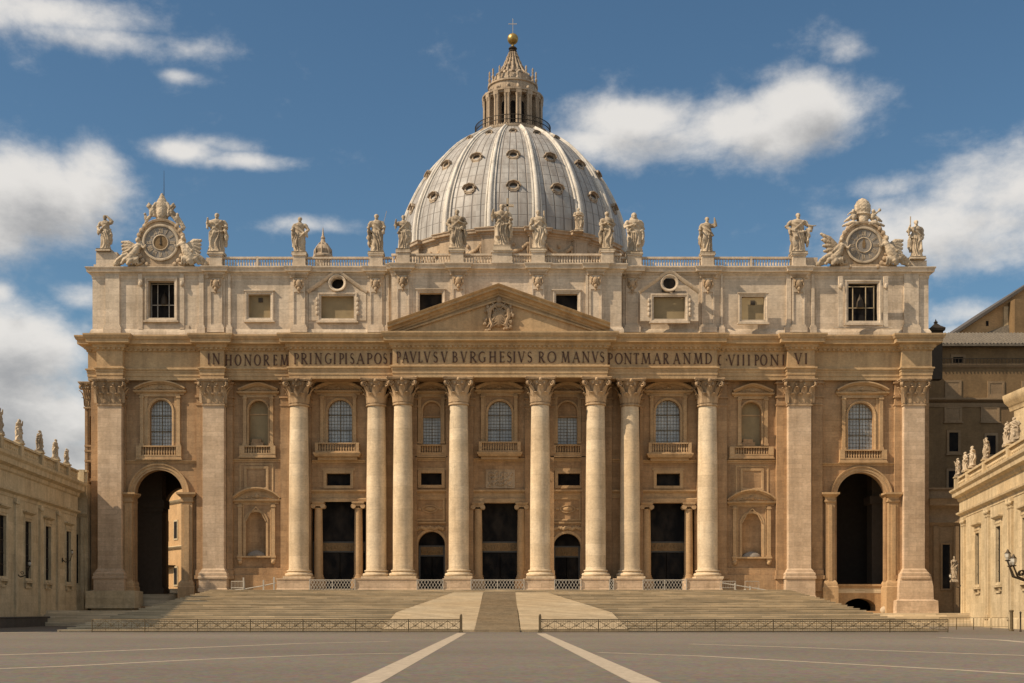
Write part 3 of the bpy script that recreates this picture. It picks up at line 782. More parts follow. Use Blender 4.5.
arch_window(741.5,761,402,446,YN,(735,770),('soft',384,393.5),('flush',729,773,447,458),'blind',False)
arch_window(848,873.5,403,450,YE,(839,885),('seg',382,392.5),('flush',839,886,450,462))
# small dark mezzanine windows with plain frames
for a, b, t, bt in ((326.6,350.4,473.5,485.6),(421,441.7,473,485),(558,580,473.5,485.5),(656.5,680,473.5,485.8)):
    x0,x1,z0,z1 = W(a,YM),W(b,YM),Z(bt,YM),Z(t,YM)
    mb = MB(); mb.sweep([(x0,z0),(x0,z1),(x1,z1),(x1,z0)][::-1]+[], [(-.05,0),(.12,0),(.2,-.3),(.2,-.42),(-.05,-.42)], YM, closed=True)
    mb.box(x0-.6,x1+.6,YM-.10,YM+.01,z1+.42,z1+.7)
    w = mb.build('mezzanine_window', M['walltrim'], B)
    mb = MB(); mb.box(x0,x1,YM+.8,YM+.85,z0,z1); mb.build('pane', M['darkglass'], w, smooth=False)
# square sunk panels and string courses
def frame(name, a, b, t, bt, Y, th=.35, out=.16, mat='walltrim', fill=None):
    x0,x1,z0,z1 = W(a,Y),W(b,Y),Z(bt,Y),Z(t,Y); mb = MB()
    mb.sweep([(x1,z0),(x1,z1),(x0,z1),(x0,z0)], [(-.03,0),(out*.5,0),(out,-th*.5),(out,-th),(-.03,-th)], Y, closed=True)
    return mb.build(name, M[mat], B)
frame('panel_frame', 247,266,469,487,YN); frame('panel_frame', 241,272,465,491,YN,.2,.08); frame('panel_frame', 743,761,471,488,YN); frame('panel_frame',737,767,467,492,YN,.2,.08)
def coursed(name, px0, px1, Y, zc, prof, mat='walltrim'):
    mb = MB(); mb.molding([(W(px0,Y),Y),(W(px1,Y),Y)], [(o,zc+z) for o,z in prof]); mb.build(name, M[mat], B)
SC = [(-.03,-.22),(.10,-.22),(.14,-.05),(.3,.05),(.34,.2),(-.03,.2)]
for a,b,Y,zy in ((125,198,YE,462),(232,281,YN,460.5),(312,366,YM,461.5),(412,450,YM,459.5),(467,532,YM,460),(549,586,YM,460),(604,620,YM,460.5),(640,698,YM,461.5),(727,778,YN,461.5),(822,904,YE,464.5)):
    coursed('string_course', a,b,Y,Z(zy,Y),SC)
BC = [(-.03,-.5),(.12,-.5),(.14,-.25),(.06,-.2),(.08,.15),(.25,.25),(.45,.42),(.48,.62),(-.03,.62)]
for a,b in ((308,368),(385,394),(412,451),(468,532),(549,587),(604,622),(638,700)):
    coursed('band_course', a,b,YM,Z(494.5,YM),BC)
# relief panels
def relief(name, a, b, t, bt, Y, seed, parent=B, mat='carved', n=40):
    rnd = random.Random(seed); x0,x1,z0,z1 = W(a,Y),W(b,Y),Z(bt,Y),Z(t,Y); mb = MB(); mb.box(x0,x1,Y-.06,Y+.02,z0,z1)
    w, h = x1-x0, z1-z0
    for k in range(n):
        u, v = rnd.random()*.86+.07, rnd.random()*.8+.1
        mb.ell((x0+w*u, Y-.07, z0+h*v), (w*.035+rnd.random()*w*.03, .14, h*(.06+.1*rnd.random())), 7, Matrix.Rotation(rnd.random()*3,3,'Y'))
    mb.sweep([(x1,z0),(x1,z1),(x0,z1),(x0,z0)], [(-.03,0),(.1,0),(.14,-.18),(-.03,-.2)], Y, closed=True)
    return mb.build(name, M[mat], parent)
relief('relief_panel', 487,513.5,471,487,YM,1,n=60)
for a,b in ((414,445),(549.5,581)): frame('panel_frame', a+2,b-2,500,519,YM,.25)
for c in (430,567.5):
    mb = MB(); Y = YM
    mb.sweep([(W(c,Y)+1.1*math.cos(2*pi*i/16)*-1, Z(509,Y)+.55*math.sin(2*pi*i/16)) for i in range(16)], [(-.02,0),(.14,0),(.14,-.14),(-.02,-.14)], Y, closed=True)
    mb.ell((W(c,Y),Y-.02,Z(509,Y)),(.7,.14,.35),10)
    for s in (-1,1): mb.ell((W(c,Y)+s*1.45,Y-.02,Z(509,Y)),(.3,.12,.22),8)
    mb.build('carved_cartouche', M['walltrim'], B)
    mb = MB()
    mb.box(W(c-16,Y),W(c+16,Y),Y-.3,Y,Z(523.6,Y),Z(521.8,Y))
    for i in range(13):
        t = i/12; mb.ell((W(c-13+26*t,Y),Y-.1,Z(529-1.4*math.sin(t*pi*3)**2,Y)),(.28,.24,.30),7)
    mb.build('carved_garland', M['walltrim'], B)
# niches with segmental heads in the second and last-but-one bays
for n0,n1,t,b,f0,f1,pt,ps in ((246,266,512,556,236,278,487.5,500),(742,762,513.5,557,730,773,489.5,502)):
    Y = YN; x0,x1 = W(n0,Y),W(n1,Y); cx=(x0+x1)/2; hw=(x1-x0)/2; zt,zb = Z(t,Y),Z(b,Y); zs=zt-hw
    mb = MB(); mb.sweep([(x1,zb)]+[(cx+hw*math.cos(pi*i/16),zs+hw*math.sin(pi*i/16)) for i in range(17)]+[(x0,zb)], [(-.03,0),(.1,0),(.14,-.2),(.14,-.32),(-.03,-.32)], Y)
    a0,a1 = W(f0,Y),W(f1,Y); zp = Z(ps,Y)
    for q0,q1 in ((a0+.35,a0+.85),(a1-.85,a1-.35)):
        mb.box(q0,q1,Y-.35,Y+.02,zb+.2,zp-.6); mb.box(q0-.08,q1+.08,Y-.42,Y+.02,zp-1.0,zp-.8); mb.box(q0-.06,q1+.06,Y-.41,Y+.02,zb-.6,zb+.2)
        mb.ell(((q0+q1)/2,Y-.3,zb-.8),(.3,.25,.35),8)
    mb.sweep([(a1-1.1,zb-.2),(a1-1.1,zp-.7),(a0+1.1,zp-.7),(a0+1.1,zb-.2)], [(-.03,0),(.08,0),(.1,-.15),(-.03,-.15)], Y)
    mb.box(a0+.2,a1-.2,Y-.5,Y+.02,zb-.22,zb-.0)
    mb.sweep([(x1+.05,zs+.1),(x1-.4*hw,zs+hw*.9),(cx,zt+.75),(x0+.4*hw,zs+hw*.9),(x0-.05,zs+.1)], [(-.03,.12),(.22,.12),(.22,-.02),(-.03,-.02)], Y)
    o = mb.build('niche', M['walltrim'], B)
    pediment('seg', f0-1.5, f1+1.5, pt, ps, Y, parent=o)
    mb = MB(); vs=[]; K=12        # the curved back and shell head of the niche
    for z in [zb, zs]:
        for i in range(K+1): a=pi*i/K; vs.append((cx-hw*math.cos(a), Y+.05+.85*math.sin(a), z))
    for j in range(1,7):
        th = pi/2*j/6
        for i in range(K+1): a=pi*i/K; vs.append((cx-hw*math.cos(a)*math.cos(th), Y+.05+.85*math.sin(a)*math.cos(th), zs+hw*math.sin(th)))
    mb.add(vs, [(j*(K+1)+i,j*(K+1)+i+1,(j+1)*(K+1)+i+1,(j+1)*(K+1)+i) for j in range(7) for i in range(K)])
    mb.build('niche_back', M['wall'], o)
    mb = MB(); mb.lathe([(1.25,zb+.02),(1.2,zb+.25),(.9,zb+.5),(.4,zb+.72),(.05,zb+.78)], cx, Y+.25, n=16, sy=.5); mb.build('carved_shell', M['dial'], o)

# ---- doors with their ionic columns
def ionic(px, Y, z0, z1, parent, r=.62):
    x = W(px,Y); mb = MB(); mb.box(-r*1.3,r*1.3,-r*1.3,r*1.3,0,.25)
    H = z1-z0
    mb.lathe([(r*1.25,.25),(r*1.3,.4),(r*1.1,.55),(r*1.15,.7),(r,.8),(r*.98,H*.4),(r*.86,H-1.0),(r*.95,H-.95),(r*.95,H-.85)], n=20)
    mb.box(-r*1.2,r*1.2,-r*1.15,r*1.15,H-.32,H-.18); mb.box(-r*1.35,r*1.35,-r*1.3,r*1.3,H-.18,H)
    for s in (-1,1):
        for yy in (-1,1):
            mb.tube([(s*r*1.05,yy*r*1.12,H-.6),(s*r*1.05,yy*r*.7,H-.6)], .34, n=12)
    mb.box(-r*1.05,r*1.05,-r*1.0,r*1.0,H-.62,H-.32)
    return mb.build('ionic_column', M['walltrim'], parent, loc=(x,Y,z0))
def door(px0, px1, yt, Y, arched=False, ytr=(541,552), iw=None):
    x0,x1 = W(px0,Y),W(px1,Y); z0 = 4.9; zt = Z(yt,Y); cx=(x0+x1)/2; hw=(x1-x0)/2
    Yd = Y+1.3
    mb = MB(); k = .25
    for a,b in ((x0,x0+k),(x1-k,x1)): mb.box(a,b,Yd-.1,Yd+.2,z0,Z(ytr[1],Y))
    mb.box(x0,x1,Yd-.12,Yd+.22,Z(ytr[1],Y),Z(ytr[0],Y))
    d = mb.build('door', M['doorbronze'], B, smooth=False)
    mb = MB(); mb.box(x0+.3,x1-.3,Yd-.16,Yd-.13,Z(ytr[1],Y)+.2,Z(ytr[0],Y)-.2)
    rnd = random.Random(int(px0))
    for i in range(16): mb.ell((x0+.5+(x1-x0-1)*i/15,Yd-.16,(Z(ytr[1],Y)+Z(ytr[0],Y))/2+.15*math.sin(i*2.1)),(.16,.08,.34),6)
    mb.build('transom_carving', M['palace'], d)
    mb = MB()
    for s in (-1,1):
        a,b = sorted((cx+s*.05, cx+s*(hw-k-.05))); mb.box(a,b,Yd+.05,Yd+.12,z0,Z(ytr[1],Y)-.05)
        for j in range(3):
            zz0 = z0+.6+j*(Z(ytr[1],Y)-z0-.8)/3; mb.box(a+.2,b-.2,Yd,Yd+.05,zz0,zz0+(Z(ytr[1],Y)-z0-.8)/3-.35)
    mb.build('door_leaf', M['darkglass'], d, smooth=False)
    if arched:
        zs = zt-hw
        mb = MB(); pts = [(x1,z0)]+[(cx+hw*math.cos(pi*i/16),zs+hw*math.sin(pi*i/16)) for i in range(17)]+[(x0,z0)]
        mb.sweep(pts, [(-.03,0),(.1,0),(.14,-.2),(.16,-.36),(-.03,-.36)], Y); mb.build('door_surround', M['walltrim'], d)
        pts2 = arch(cx,hw-.01,Z(ytr[0],Y),zs,14)
    else: pts2 = rect(x0,x1,Z(ytr[0],Y),zt)
    mb = MB(); mb.prism(pts2, Yd+.15, Yd+.2); mb.build('fanlight', M['darkglass'], d, smooth=False)
    return d
for px0,px1,yt,c0_,c1_,ct in ((311.5,366,501,318.5,358.5,502),(472.5,527.5,503,478,521.5,503),(640.5,694.5,503,646.5,688.5,503)):
    d = door(px0,px1,yt,YM)
    ionic(c0_,YM-.1,6.0,Z(ct,YM),d); ionic(c1_,YM-.1,6.0,Z(ct,YM),d)
    mb = MB()
    for c in (c0_,c1_): mb.box(W(c,YM)-.95,W(c,YM)+.95,YM-1.0,YM+.8,4.9,6.0)
    mb.build('door_pedestal', M['walltrim'], d, smooth=False)
    mb = MB(); x0,x1=W(px0,YM),W(px1,YM); mb.molding([(x0-.3,YM+.02),(x0-.3,YM-.4),(x1+.3,YM-.4),(x1+.3,YM+.02)],[(-.1,Z(ct,YM)),(.0,Z(ct,YM)),(.06,Z(ct,YM)+.3),(.06,Z(499,YM)+.0),(-.1,Z(499,YM)+.1)]); mb.build('door_lintel',M['walltrim'],d)
door(418,445,531.5,YM,True,(545,556)); door(553.6,580.8,533.5,YM,True,(545.5,557))

# ---- pedestals under the columns
Yq = 167.9
for a,b in ((277,309),(355.5,416.5),(443.5,470.5),(524.5,554),(581.5,609),(614,642.5),(687,722)):
    mb = MB(); x0,x1 = W(a,Yq),W(b,Yq); z1 = ZB
    mb.molding([(x0,172.9),(x0,Yq),(x1,Yq),(x1,172.9)], [(-.1,z1),(.12,z1),(.12,z1-.14),(.03,z1-.2),(.03,SZ+.25),(.1,SZ+.2),(.1,SZ),(-.1,SZ)])
    mb.box(x0+.01,x1-.01,Yq+.01,172.9,SZ,z1-.003)
    mb.build('pedestal', M['pil'], B)
for a,b,Y,z0_,z1_ in ((224,285,171.6,2,568),(719,790,171.6,2,568),(925,929,171.1,0,578),(810,836,171.3,0,578),(92,120,171.3,0,578)):
    mb = MB(); mb.box(W(a,Y),W(b,Y),Y,172.1,z0_,Z(z1_,Y))
    if z1_ == 568: mb.box(W(a,Y)+.01,W(b,Y)-.01,Y-.25,172.09,z0_,Z(575,Y))
    mb.build('wall_plinth', M['wall'], B, smooth=False)
# flared rough lower base of the right corner pilaster
mb = MB(); mb.molding([(W(900,170),173),(W(900,170),169.7),(W(930,170),169.7),(W(930,170),173)], [(-.1,6.8),(.0,6.8),(.25,5.2),(.3,3.4),(.75,3.2),(.8,1.5),(-.1,1.5)]); mb.box(W(900,170)+.05,W(930,170)-.05,169.75,173,1.5,6.75)
mb.build('corner_base', M['pil'], B)
mb = MB(); mb.molding([(W(92,170),173),(W(92,170),169.5),(W(133,170),169.5),(W(133,170),173)], [(-.1,4.6),(.5,4.5),(.55,2.2),(-.1,2.2)]); mb.box(W(92,170)+.05,W(133,170)-.05,169.55,173,1.5,4.5); mb.build('corner_base', M['wing'], B)

# ---- entablature
pl = [(85.5,171.0),(97,171.0),(97,169.8),(123,169.8),(123,170.8),(200.5,170.8),(200.5,169.8),(224.2,169.8),(224.2,170.6),(289.5,170.6),(289.5,169.6),(393.5,169.6),(393.5,168.6),(606.5,168.6),(606.5,169.6),(716.5,169.6),(716.5,170.6),(787,170.6),(787,169.6),(814,169.6),(814,170.8),(901.5,170.8),(901.5,169.8),(931.5,169.8)]
plan = [(W(p,170),y) for p,y in pl]
plan = [(plan[0][0],189)]+plan+[(plan[-1][0],189)]
mb = MB()
mb.molding(plan, [(-.5,33.12),(0,33.12),(0,33.62),(.07,33.64),(.07,34.12),(.14,34.14),(.14,34.42),(.3,34.5),(.3,34.68),(0,34.76),(0,36.95),(.14,37.0),(.2,37.22),(.42,37.34),(.46,37.72),(1.1,37.84),(1.12,38.35),(1.26,38.42),(1.42,38.8),(1.42,39.0),(-.5,39.25)])
for (xa,ya),(xb,yb) in zip(plan[1:-1],plan[2:-1]):      # dentil row under the cornice
    if abs(ya-yb) > .01 or xb-xa < 1.5: continue
    n = int((xb-xa)/.62)
    for i in range(n):
        x = xa+(xb-xa)*(i+.5)/n; mb.box(x-.16,x+.16,ya-.40,ya,37.03,37.30)
en = mb.build('entablature', M['entab'], B, ang=20)
mb = MB(); mb.box(plan[0][0]+.3, plan[-1][0]-.3, 171.3, 188.9, 33.3, 39.1); mb.build('entablature_core', M['entab'], en, smooth=False)
tmp = MB(); tmp.molding(plan, [(-.2,0),(-.2,1)]); inner = [(v[0],v[1]) for v in tmp.v[::2]]; inner[0] = (inner[0][0],173.6); inner[-1] = (inner[-1][0],173.6)
mb = MB(); mb.prismz(inner, 33.125, 33.16); mb.build('soffit', M['wall'], en, smooth=False)

# ---- inscription: serif capitals built from thick and thin strokes
def glyph(c):
    """strokes in a unit-height box: ('l', x0,y0,x1,y1,w) and ('a', cx,cy,rx,ry,a0,a1,w) and serifs ('s', x, y, halfwidth)"""
    T, t = .125, .05
    G = {
     'I': ([('l',.15,0,.15,1,T)], [(.15,0),(.15,1)], .3),
     'N': ([('l',.12,0,.12,1,t),('l',.1,1,.78,0,T),('l',.76,0,.76,1,t)], [(.12,0),(.1,1),(.76,1)], .88),
     'H': ([('l',.14,0,.14,1,T),('l',.72,0,.72,1,T),('l',.14,.52,.72,.52,t)], [(.14,0),(.14,1),(.72,0),(.72,1)], .86),
     'O': ([('o',.46,.5,.42,.5)], [], .92),
     'R': ([('l',.14,0,.14,1,T),('a',.3,.74,.3,.24,-90,90,T*.9),('l',.14,.98,.32,.98,t),('l',.14,.5,.32,.5,t),('l',.32,.5,.72,0,T)], [(.14,0),(.14,1),(.74,0)], .8),
     'E': ([('l',.14,0,.14,1,T),('l',.14,.97,.58,.97,t),('l',.14,.52,.5,.52,t),('l',.14,.03,.6,.03,t),('l',.58,.86,.58,1,t),('l',.6,0,.6,.16,t),('l',.5,.44,.5,.6,t)], [(.14,0),(.14,1)], .64),
     'M': ([('l',.1,0,.2,1,t),('l',.2,1,.5,.05,T),('l',.5,.05,.8,1,t),('l',.8,1,.9,0,T)], [(.1,0),(.9,0),(.18,1),(.82,1)], 1.0),
     'P': ([('l',.14,0,.14,1,T),('a',.3,.72,.3,.26,-90,90,T*.9),('l',.14,.98,.32,.98,t),('l',.14,.46,.32,.46,t)], [(.14,0),(.14,1)], .62),
     'G': ([('a',.5,.5,.42,.48,50,310,T*.85),('l',.78,.12,.78,.46,T)], [(.78,.46)], .9),
     'S': ([('a',.32,.74,.22,.24,20,250,t*1.3),('a',.32,.27,.24,.25,-160,90,T*.85),('l',.14,.64,.5,.42,T)], [], .6),
     'A': ([('l',.05,0,.42,1,t),('l',.42,1,.8,0,T),('l',.2,.36,.66,.36,t)], [(.06,0),(.8,0)], .86),
     'T': ([('l',.36,0,.36,1,T),('l',.02,.97,.7,.97,t),('l',.02,.85,.02,1,t),('l',.7,.85,.7,1,t)], [(.36,0)], .72),
     'V': ([('l',.05,1,.44,0,T),('l',.44,0,.8,1,t)], [(.06,1),(.8,1)], .86),
     'L': ([('l',.14,0,.14,1,T),('l',.14,.03,.62,.03,t),('l',.6,0,.6,.2,t)], [(.14,0),(.14,1)], .64),
     'B': ([('l',.14,0,.14,1,T),('a',.3,.76,.24,.22,-90,90,T*.8),('a',.32,.27,.3,.25,-90,90,T*.9),('l',.14,.98,.3,.98,t),('l',.14,.52,.32,.52,t),('l',.14,.02,.32,.02,t)], [(.14,0),(.14,1)], .68),
     'D': ([('l',.14,0,.14,1,T),('a',.3,.5,.46,.48,-90,90,T*.9),('l',.14,.98,.32,.98,t),('l',.14,.02,.32,.02,t)], [(.14,0),(.14,1)], .84),
     'C': ([('a',.5,.5,.42,.48,55,305,T*.85)], [], .84),
    }
    return G[c]
def letter(mb, c, x0, x1, z0, z1, y):
    st, ser, adv = glyph(c); sx = (x1-x0)/adv; sz = z1-z0; D = .10
    def quad(p, w):     # p: polyline in unit coordinates
        vs = []
        P = [Vector((x0+a*sx, z0+b*sz)) for a, b in p]
        for i, q in enumerate(P):
            d = (P[min(i+1,len(P)-1)]-P[max(i-1,0)]).normalized(); n = Vector((-d.y,d.x)); ww = w[i] if isinstance(w, list) else w
            vs += [q+n*ww*sz*.5, q-n*ww*sz*.5]
        m = len(vs); V = [(v.x,y-D,v.y) for v in vs]+[(v.x,y,v.y) for v in vs]; fs = []
        for i in range(len(P)-1):
            fs += [(2*i,2*i+1,2*i+3,2*i+2), (m+2*i,m+2*i+2,m+2*i+3,m+2*i+1), (2*i,2*i+2,m+2*i+2,m+2*i), (2*i+1,m+2*i+1,m+2*i+3,2*i+3)]
        mb.add(V, fs)
    for s in st:
        if s[0] == 'l': quad([(s[1],s[2]),(s[3],s[4])], s[5])
        elif s[0] == 'a':
            p = [(s[1]+s[3]*math.cos(R(s[5]+(s[6]-s[5])*i/12)), s[2]+s[4]*math.sin(R(s[5]+(s[6]-s[5])*i/12))) for i in range(13)]
            quad(p, [s[7]*(.5+.5*math.sin(pi*i/12)) for i in range(13)])
        elif s[0] == 'o':
            p = [(s[1]+s[3]*math.cos(2*pi*i/20), s[2]+s[4]*math.sin(2*pi*i/20)) for i in range(21)]
            quad(p, [.055+.07*abs(math.cos(2*pi*i/20)) for i in range(21)])
    for a, b in ser: quad([(a-.14/1, b+(.02 if b == 0 else -.02)),(a+.14, b+(.02 if b == 0 else -.02))], .045)
TXT = [('I',207.5,210),('N',212.5,220.3),('H',225,232.3),('O',234.7,241.4),('N',244,251.6),('O',254,261),('R',263.3,269.8),('E',273.2,277.5),('M',280,288.8),
 ('P',293.8,299),('R',300.8,307.8),('I',309.3,312),('N',314.8,322.3),('G',324.5,332),('I',333.4,336),('P',339,344),('I',344.9,347.4),('S',349.8,354.4),
 ('A',356.6,364.4),('P',366.7,372.3),('O',374.2,381.8),('S',382.9,387.3),('I',389.6,392.2),('P',396.2,401),('A',402.3,408.8),('V',410,416.6),('L',418,422.8),('V',423.9,430.5),
 ('S',432.9,437.9),('V',441,447.7),('B',452,457.9),('V',460.6,467.2),('R',469.5,477),('G',478,486),('H',488.8,496.6),('E',499.2,504.8),('S',506.5,511.8),('I',513,515.7),
 ('V',518,525),('S',526.9,532.3),('R',538.2,545),('O',547.3,556.3),('M',561,570),('A',572.5,579.9),('N',582,589.8),('V',591.9,598.5),('S',599.5,604.5),
 ('P',607.8,612.7),('O',614.8,622.8),('N',623.9,632),('T',633.4,639.2),('M',641,651),('A',653.2,660.9),('R',663,669),('A',673.2,680.2),('N',683,690.8),('M',693.5,702.8),('D',704.8,712.3),
 ('C',718,721.8),('V',728,735),('I',736.8,739.4),('I',742.1,744.7),('I',747.5,750.1),('P',754.3,759),('O',760,767.3),('N',769.9,779),('I',782,784.6),('V',794.5,802),('I',804.7,807.3)]
def frieze_y(px):
    y = 170.8
    for (a,ya),(b,yb) in zip(pl, pl[1:]):
        if abs(ya-yb) < .01 and a <= px <= b: y = ya
    return y
mb = MB()
for c,a,b in TXT:
    y = frieze_y((a+b)/2)
    if c == 'V' and a < 729 and a > 727:
        mb.box(W(726.6,y)-.08, W(726.6,y)+.08, y-.1, y, 35.75, 35.95)
    letter(mb, c, W(a+.35,y), W(b-.35,y), 35.08, 36.52, y-.003)
mb.build('inscription', M['letter'], B, smooth=False)

# ---- pediment
PY = 168.6
px0, px1, pxa = W(388,167.3), W(609.5,167.3), W(498.5,167.3)
zb_, za_ = 39.02, Z(283,167.2)
mb = MB(); th = 1.25; k = (za_-zb_-th*1.02)
pts = [(px0-.1, zb_-.22), (pxa, za_-th*1.08), (px1+.1, zb_-.22)]
mb.sweep(pts, [(-2.4,0),(.1,0),(.16,th*.18),(.42,th*.26),(.5,th*.5),(1.15,th*.56),(1.18,th*.78),(1.35,th*.84),(1.5,th*.98),(1.5,th*1.0),(-2.4,th*1.0)], PY, vcut=True)
ped = mb.build('pediment', M['entab'], B, ang=20)
mb = MB(); mb.prism([(px0+.4,zb_+.05),(px1-.4,zb_+.05),(pxa,za_-th*1.02)], PY+.05, PY+2.3); mb.build('tympanum', M['entab'], ped, smooth=False)
mb = MB(); mb.sweep([(px0+1.2, zb_+.15),(pxa, za_-th*1.5),(px1-1.2, zb_+.15)], [(-.02,-.22),(.35,-.22),(.35,.0),(-.02,.0)], PY+.05, vcut=True); mb.build('raking_bed_moulding', M['entab'], ped, smooth=False)
mb = MB(); rnd = random.Random(5); cx, cz = W(499,168.4), Z(317,168.4)
mb.ell((cx,PY-.1,cz),(.95,.35,1.35),14); mb.ell((cx,PY-.25,cz+2.25),(.42,.35,.5),10); mb.ell((cx,PY-.2,cz+1.6),(.6,.3,.4),10)
for s in (-1,1):
    mb.tube([(cx+s*.3,PY-.2,cz+1.7),(cx+s*1.2,PY-.25,cz+1.0),(cx+s*1.3,PY-.2,cz),(cx+s*.9,PY-.2,cz-1.0),(cx+s*1.3,PY-.15,cz-1.7)], [.2,.32,.26,.3,.12], n=7)
    for q in range(26): mb.ell((cx+s*(.7+rnd.random()*1.2),PY-.12-.15*rnd.random(),cz-1.9+rnd.random()*3.4),(.12+.16*rnd.random(),.22,.14+.22*rnd.random()),6)
    for q in range(6): mb.tube([(cx+s*.2,PY-.35,cz+.8-.35*q),(cx+s*(.8+.1*q),PY-.3,cz+.5-.4*q)], .07, n=5)
    mb.tube([(cx-s*.9,PY-.32,cz+1.9),(cx+s*1.6,PY-.32,cz-1.4)], .1, n=6)
mb.build('coat_of_arms', M['carved'], ped)

# ---- attic
YA = 171.0; XA0, XA1 = W(92.5,YA), W(928.5,YA); ZA0, ZA1 = 39.15, Z(275,YA)
AW = [(148.5,174.5,281,318,'open'),(248.5,270.5,294.5,318,'blind'),(321,354,296,318.5,'ocu'),(419.5,442,293,316,'dark'),(556,577.5,294,316,'dark'),(653.5,685,297,319,'ocu'),(741.5,764.5,297,320,'blind'),(848,877.5,283.5,321,'open')]
CA, CB, YCN = 391.5, 621.5, 169.5
def ya(px): return YCN if CA < px < CB else YA
holes = {YA:[], YCN:[]}
for a,b,t,bt,k in AW:
    holes[ya((a+b)/2)].append(RC(a,b,t,bt,ya((a+b)/2)))
    if k == 'ocu':
        c = W((a+b)/2,YA); zc = Z(283.5,YA); holes[YA].append([(c+.86*math.cos(2*pi*i/24), zc+.80*math.sin(2*pi*i/24)) for i in range(24)])
XC0, XC1 = W(CA,YCN), W(CB,YCN)
hl = [h for h in holes[YA] if h[0][0] < XC0]; hr = [h for h in holes[YA] if h[0][0] > XC1]
mb = MB(); mb.holed(rect(XA0,XC0,ZA0,ZA1+.9), hl, YA, 1.0); mb.holed(rect(XC1,XA1,ZA0,ZA1+.9), hr, YA, 1.0); mb.holed(rect(XC0,XC1,ZA0,ZA1+.9), holes[YCN], YCN, 1.0)
for x_ in (XC0,XC1): mb.add([(x_,YCN,ZA0),(x_,YA+.9,ZA0),(x_,YA+.9,ZA1+.9),(x_,YCN,ZA1+.9)],[(0,1,2,3)])
mb.box(XA0,XA0+.5,YA+.003,189,ZA0,ZA1+.85); mb.box(XA1-.5,XA1,YA+.003,189,ZA0,ZA1+.85)
at = mb.build('attic_wall', M['attic'], B, smooth=False)
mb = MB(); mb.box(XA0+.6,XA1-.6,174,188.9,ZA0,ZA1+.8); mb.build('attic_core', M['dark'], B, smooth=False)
mb = MB(); mb.box(XA0+.1,XA1-.1,YA+.1,189,ZA1+.83,ZA1+.93); mb.box(XC0+.1,XC1-.1,YCN+.1,YA+.09,ZA1+.83,ZA1+.93); mb.box(-43,W(929,YE)-1,187.6,200,43,ZA1+.8); mb.build('roof_slab', M['roof'], B, smooth=False)
YA0 = YA
for (a,b,t,bt,k) in AW:
    YA = ya((a+b)/2); x0,x1,z0,z1 = W(a,YA),W(b,YA),Z(bt,YA),Z(t,YA); mb = MB()
    mb.sweep([(x1,z0),(x1,z1),(x0,z1),(x0,z0)], [(-.03,0),(.14,0),(.16,-.18),(.26,-.24),(.26,-.42),(-.03,-.42)], YA, closed=True)
    mb.box(x0-.6,x1+.6,YA-.42,YA+.02,z0-.62,z0-.42)
    if k in ('blind','dark'): mb.box(x0-.55,x1+.55,YA-.36,YA+.02,z1+.42,z1+.55)
    if k == 'open':
        for s0 in (x0-1.35,x1+.75): mb.box(s0,s0+.6,YA-.16,YA+.02,ZA0+.9,z1+.9); mb.box(s0+.02,s0+.58,YA-.34,YA+.02,z1-.6,z1+.9); mb.ell((s0+.3,YA-.36,z1-.45),(.22,.16,.4),8)
        mb.box(x0-2.0,x1+2.0,YA-.1,YA+.02,ZA0+.9,z0-1.0)
    win = mb.build('attic_window', M['attic'], B)
    m2 = MB()
    if k == 'blind':
        m2.box(x0,x1,YA+.55,YA+.6,z0,z1); m2.build('blind', M['blind'], win, smooth=False)
        m2 = MB(); c = x0+(x1-x0)*.52; m2.box(c-.3,c+.3,YA+.45,YA+.55,z1-.95,z1-.35); m2.build('vent', M['dark'], win, smooth=False)
    elif k == 'ocu':
        m2.box(x0,x1,YA+.5,YA+.55,z0,z1); m2.build('blind', M['blind'], win, smooth=False)
        c = (x0+x1)/2; zc = Z(283.5,YA)
        m2 = MB(); m2.sweep([(c+.86*math.cos(-2*pi*i/24), zc+.80*math.sin(-2*pi*i/24)) for i in range(24)], [(-.03,0),(.25,0),(.3,.14),(.42,.2),(.42,.34),(-.03,.36)], YA, closed=True)
        m2.build('oculus', M['attic'], win)
        m2 = MB(); m2.box(c-.9,c+.9,YA+.9,YA+.95,zc-.9,zc+.9); m2.build('oculus_pane', M['darkglass'], win, smooth=False)
        m2 = MB()       # broken gable either side of the oculus
        for s in (-1,1):
            p = [(c+s*4.1, Z(292,YA)),(c+s*1.1, zc+.95),(c+s*.5, zc+1.42),(c,zc+1.5)]
            if s > 0: p = p[::-1]
            m2.sweep(p, [(-.03,-.3),(.25,-.3),(.5,-.08),(.55,.12),(-.03,.12)], YA)
        m2.box(c-3.9,c-2.2,YA-.12,YA+.01,z0-.3,z1+.55); m2.box(c+2.35,c+3.9,YA-.12,YA+.01,z0-.3,z1+.55)
        for s in (-1,1):
            for q in range(4): m2.ell((c+s*2.75,YA-.2,z1-.5-q*.62),(.2,.16,.32),7)
        m2.build('gable', M['attic'], win)
    elif k == 'dark':
        m2.box(x0,x1,YA+.8,YA+.85,z0,z1); m2.build('pane', M['darkglass'], win, smooth=False)
    else:
        m2.box(x0,x1,YA+1.6,YA+1.65,z0,z1); m2.build('pane', M['darkglass'], win, smooth=False)
        m2 = MB(); w = x1-x0; h = z1-z0
        for u in (.0,.24,.68,.96): m2.box(x0+w*u,x0+w*u+.1,YA+1.3,YA+1.4,z0,z1)
        for v in (.0,.40,.97): m2.box(x0,x1,YA+1.3,YA+1.38,z0+h*v,z0+h*v+.1)
        m2.build('window_frame', M['white'] if a < 300 else M['wingtrim'], win, smooth=False)
        m2 = MB(); m2.lathe([(.55,z0+h*.42),(.5,z0+h*.55),(.3,z0+h*.66),(.12,z0+h*.72),(.0,z0+h*.8)], x0+w*.5, YA+2.0-.6, n=12); m2.build('bell', M['iron'], win)
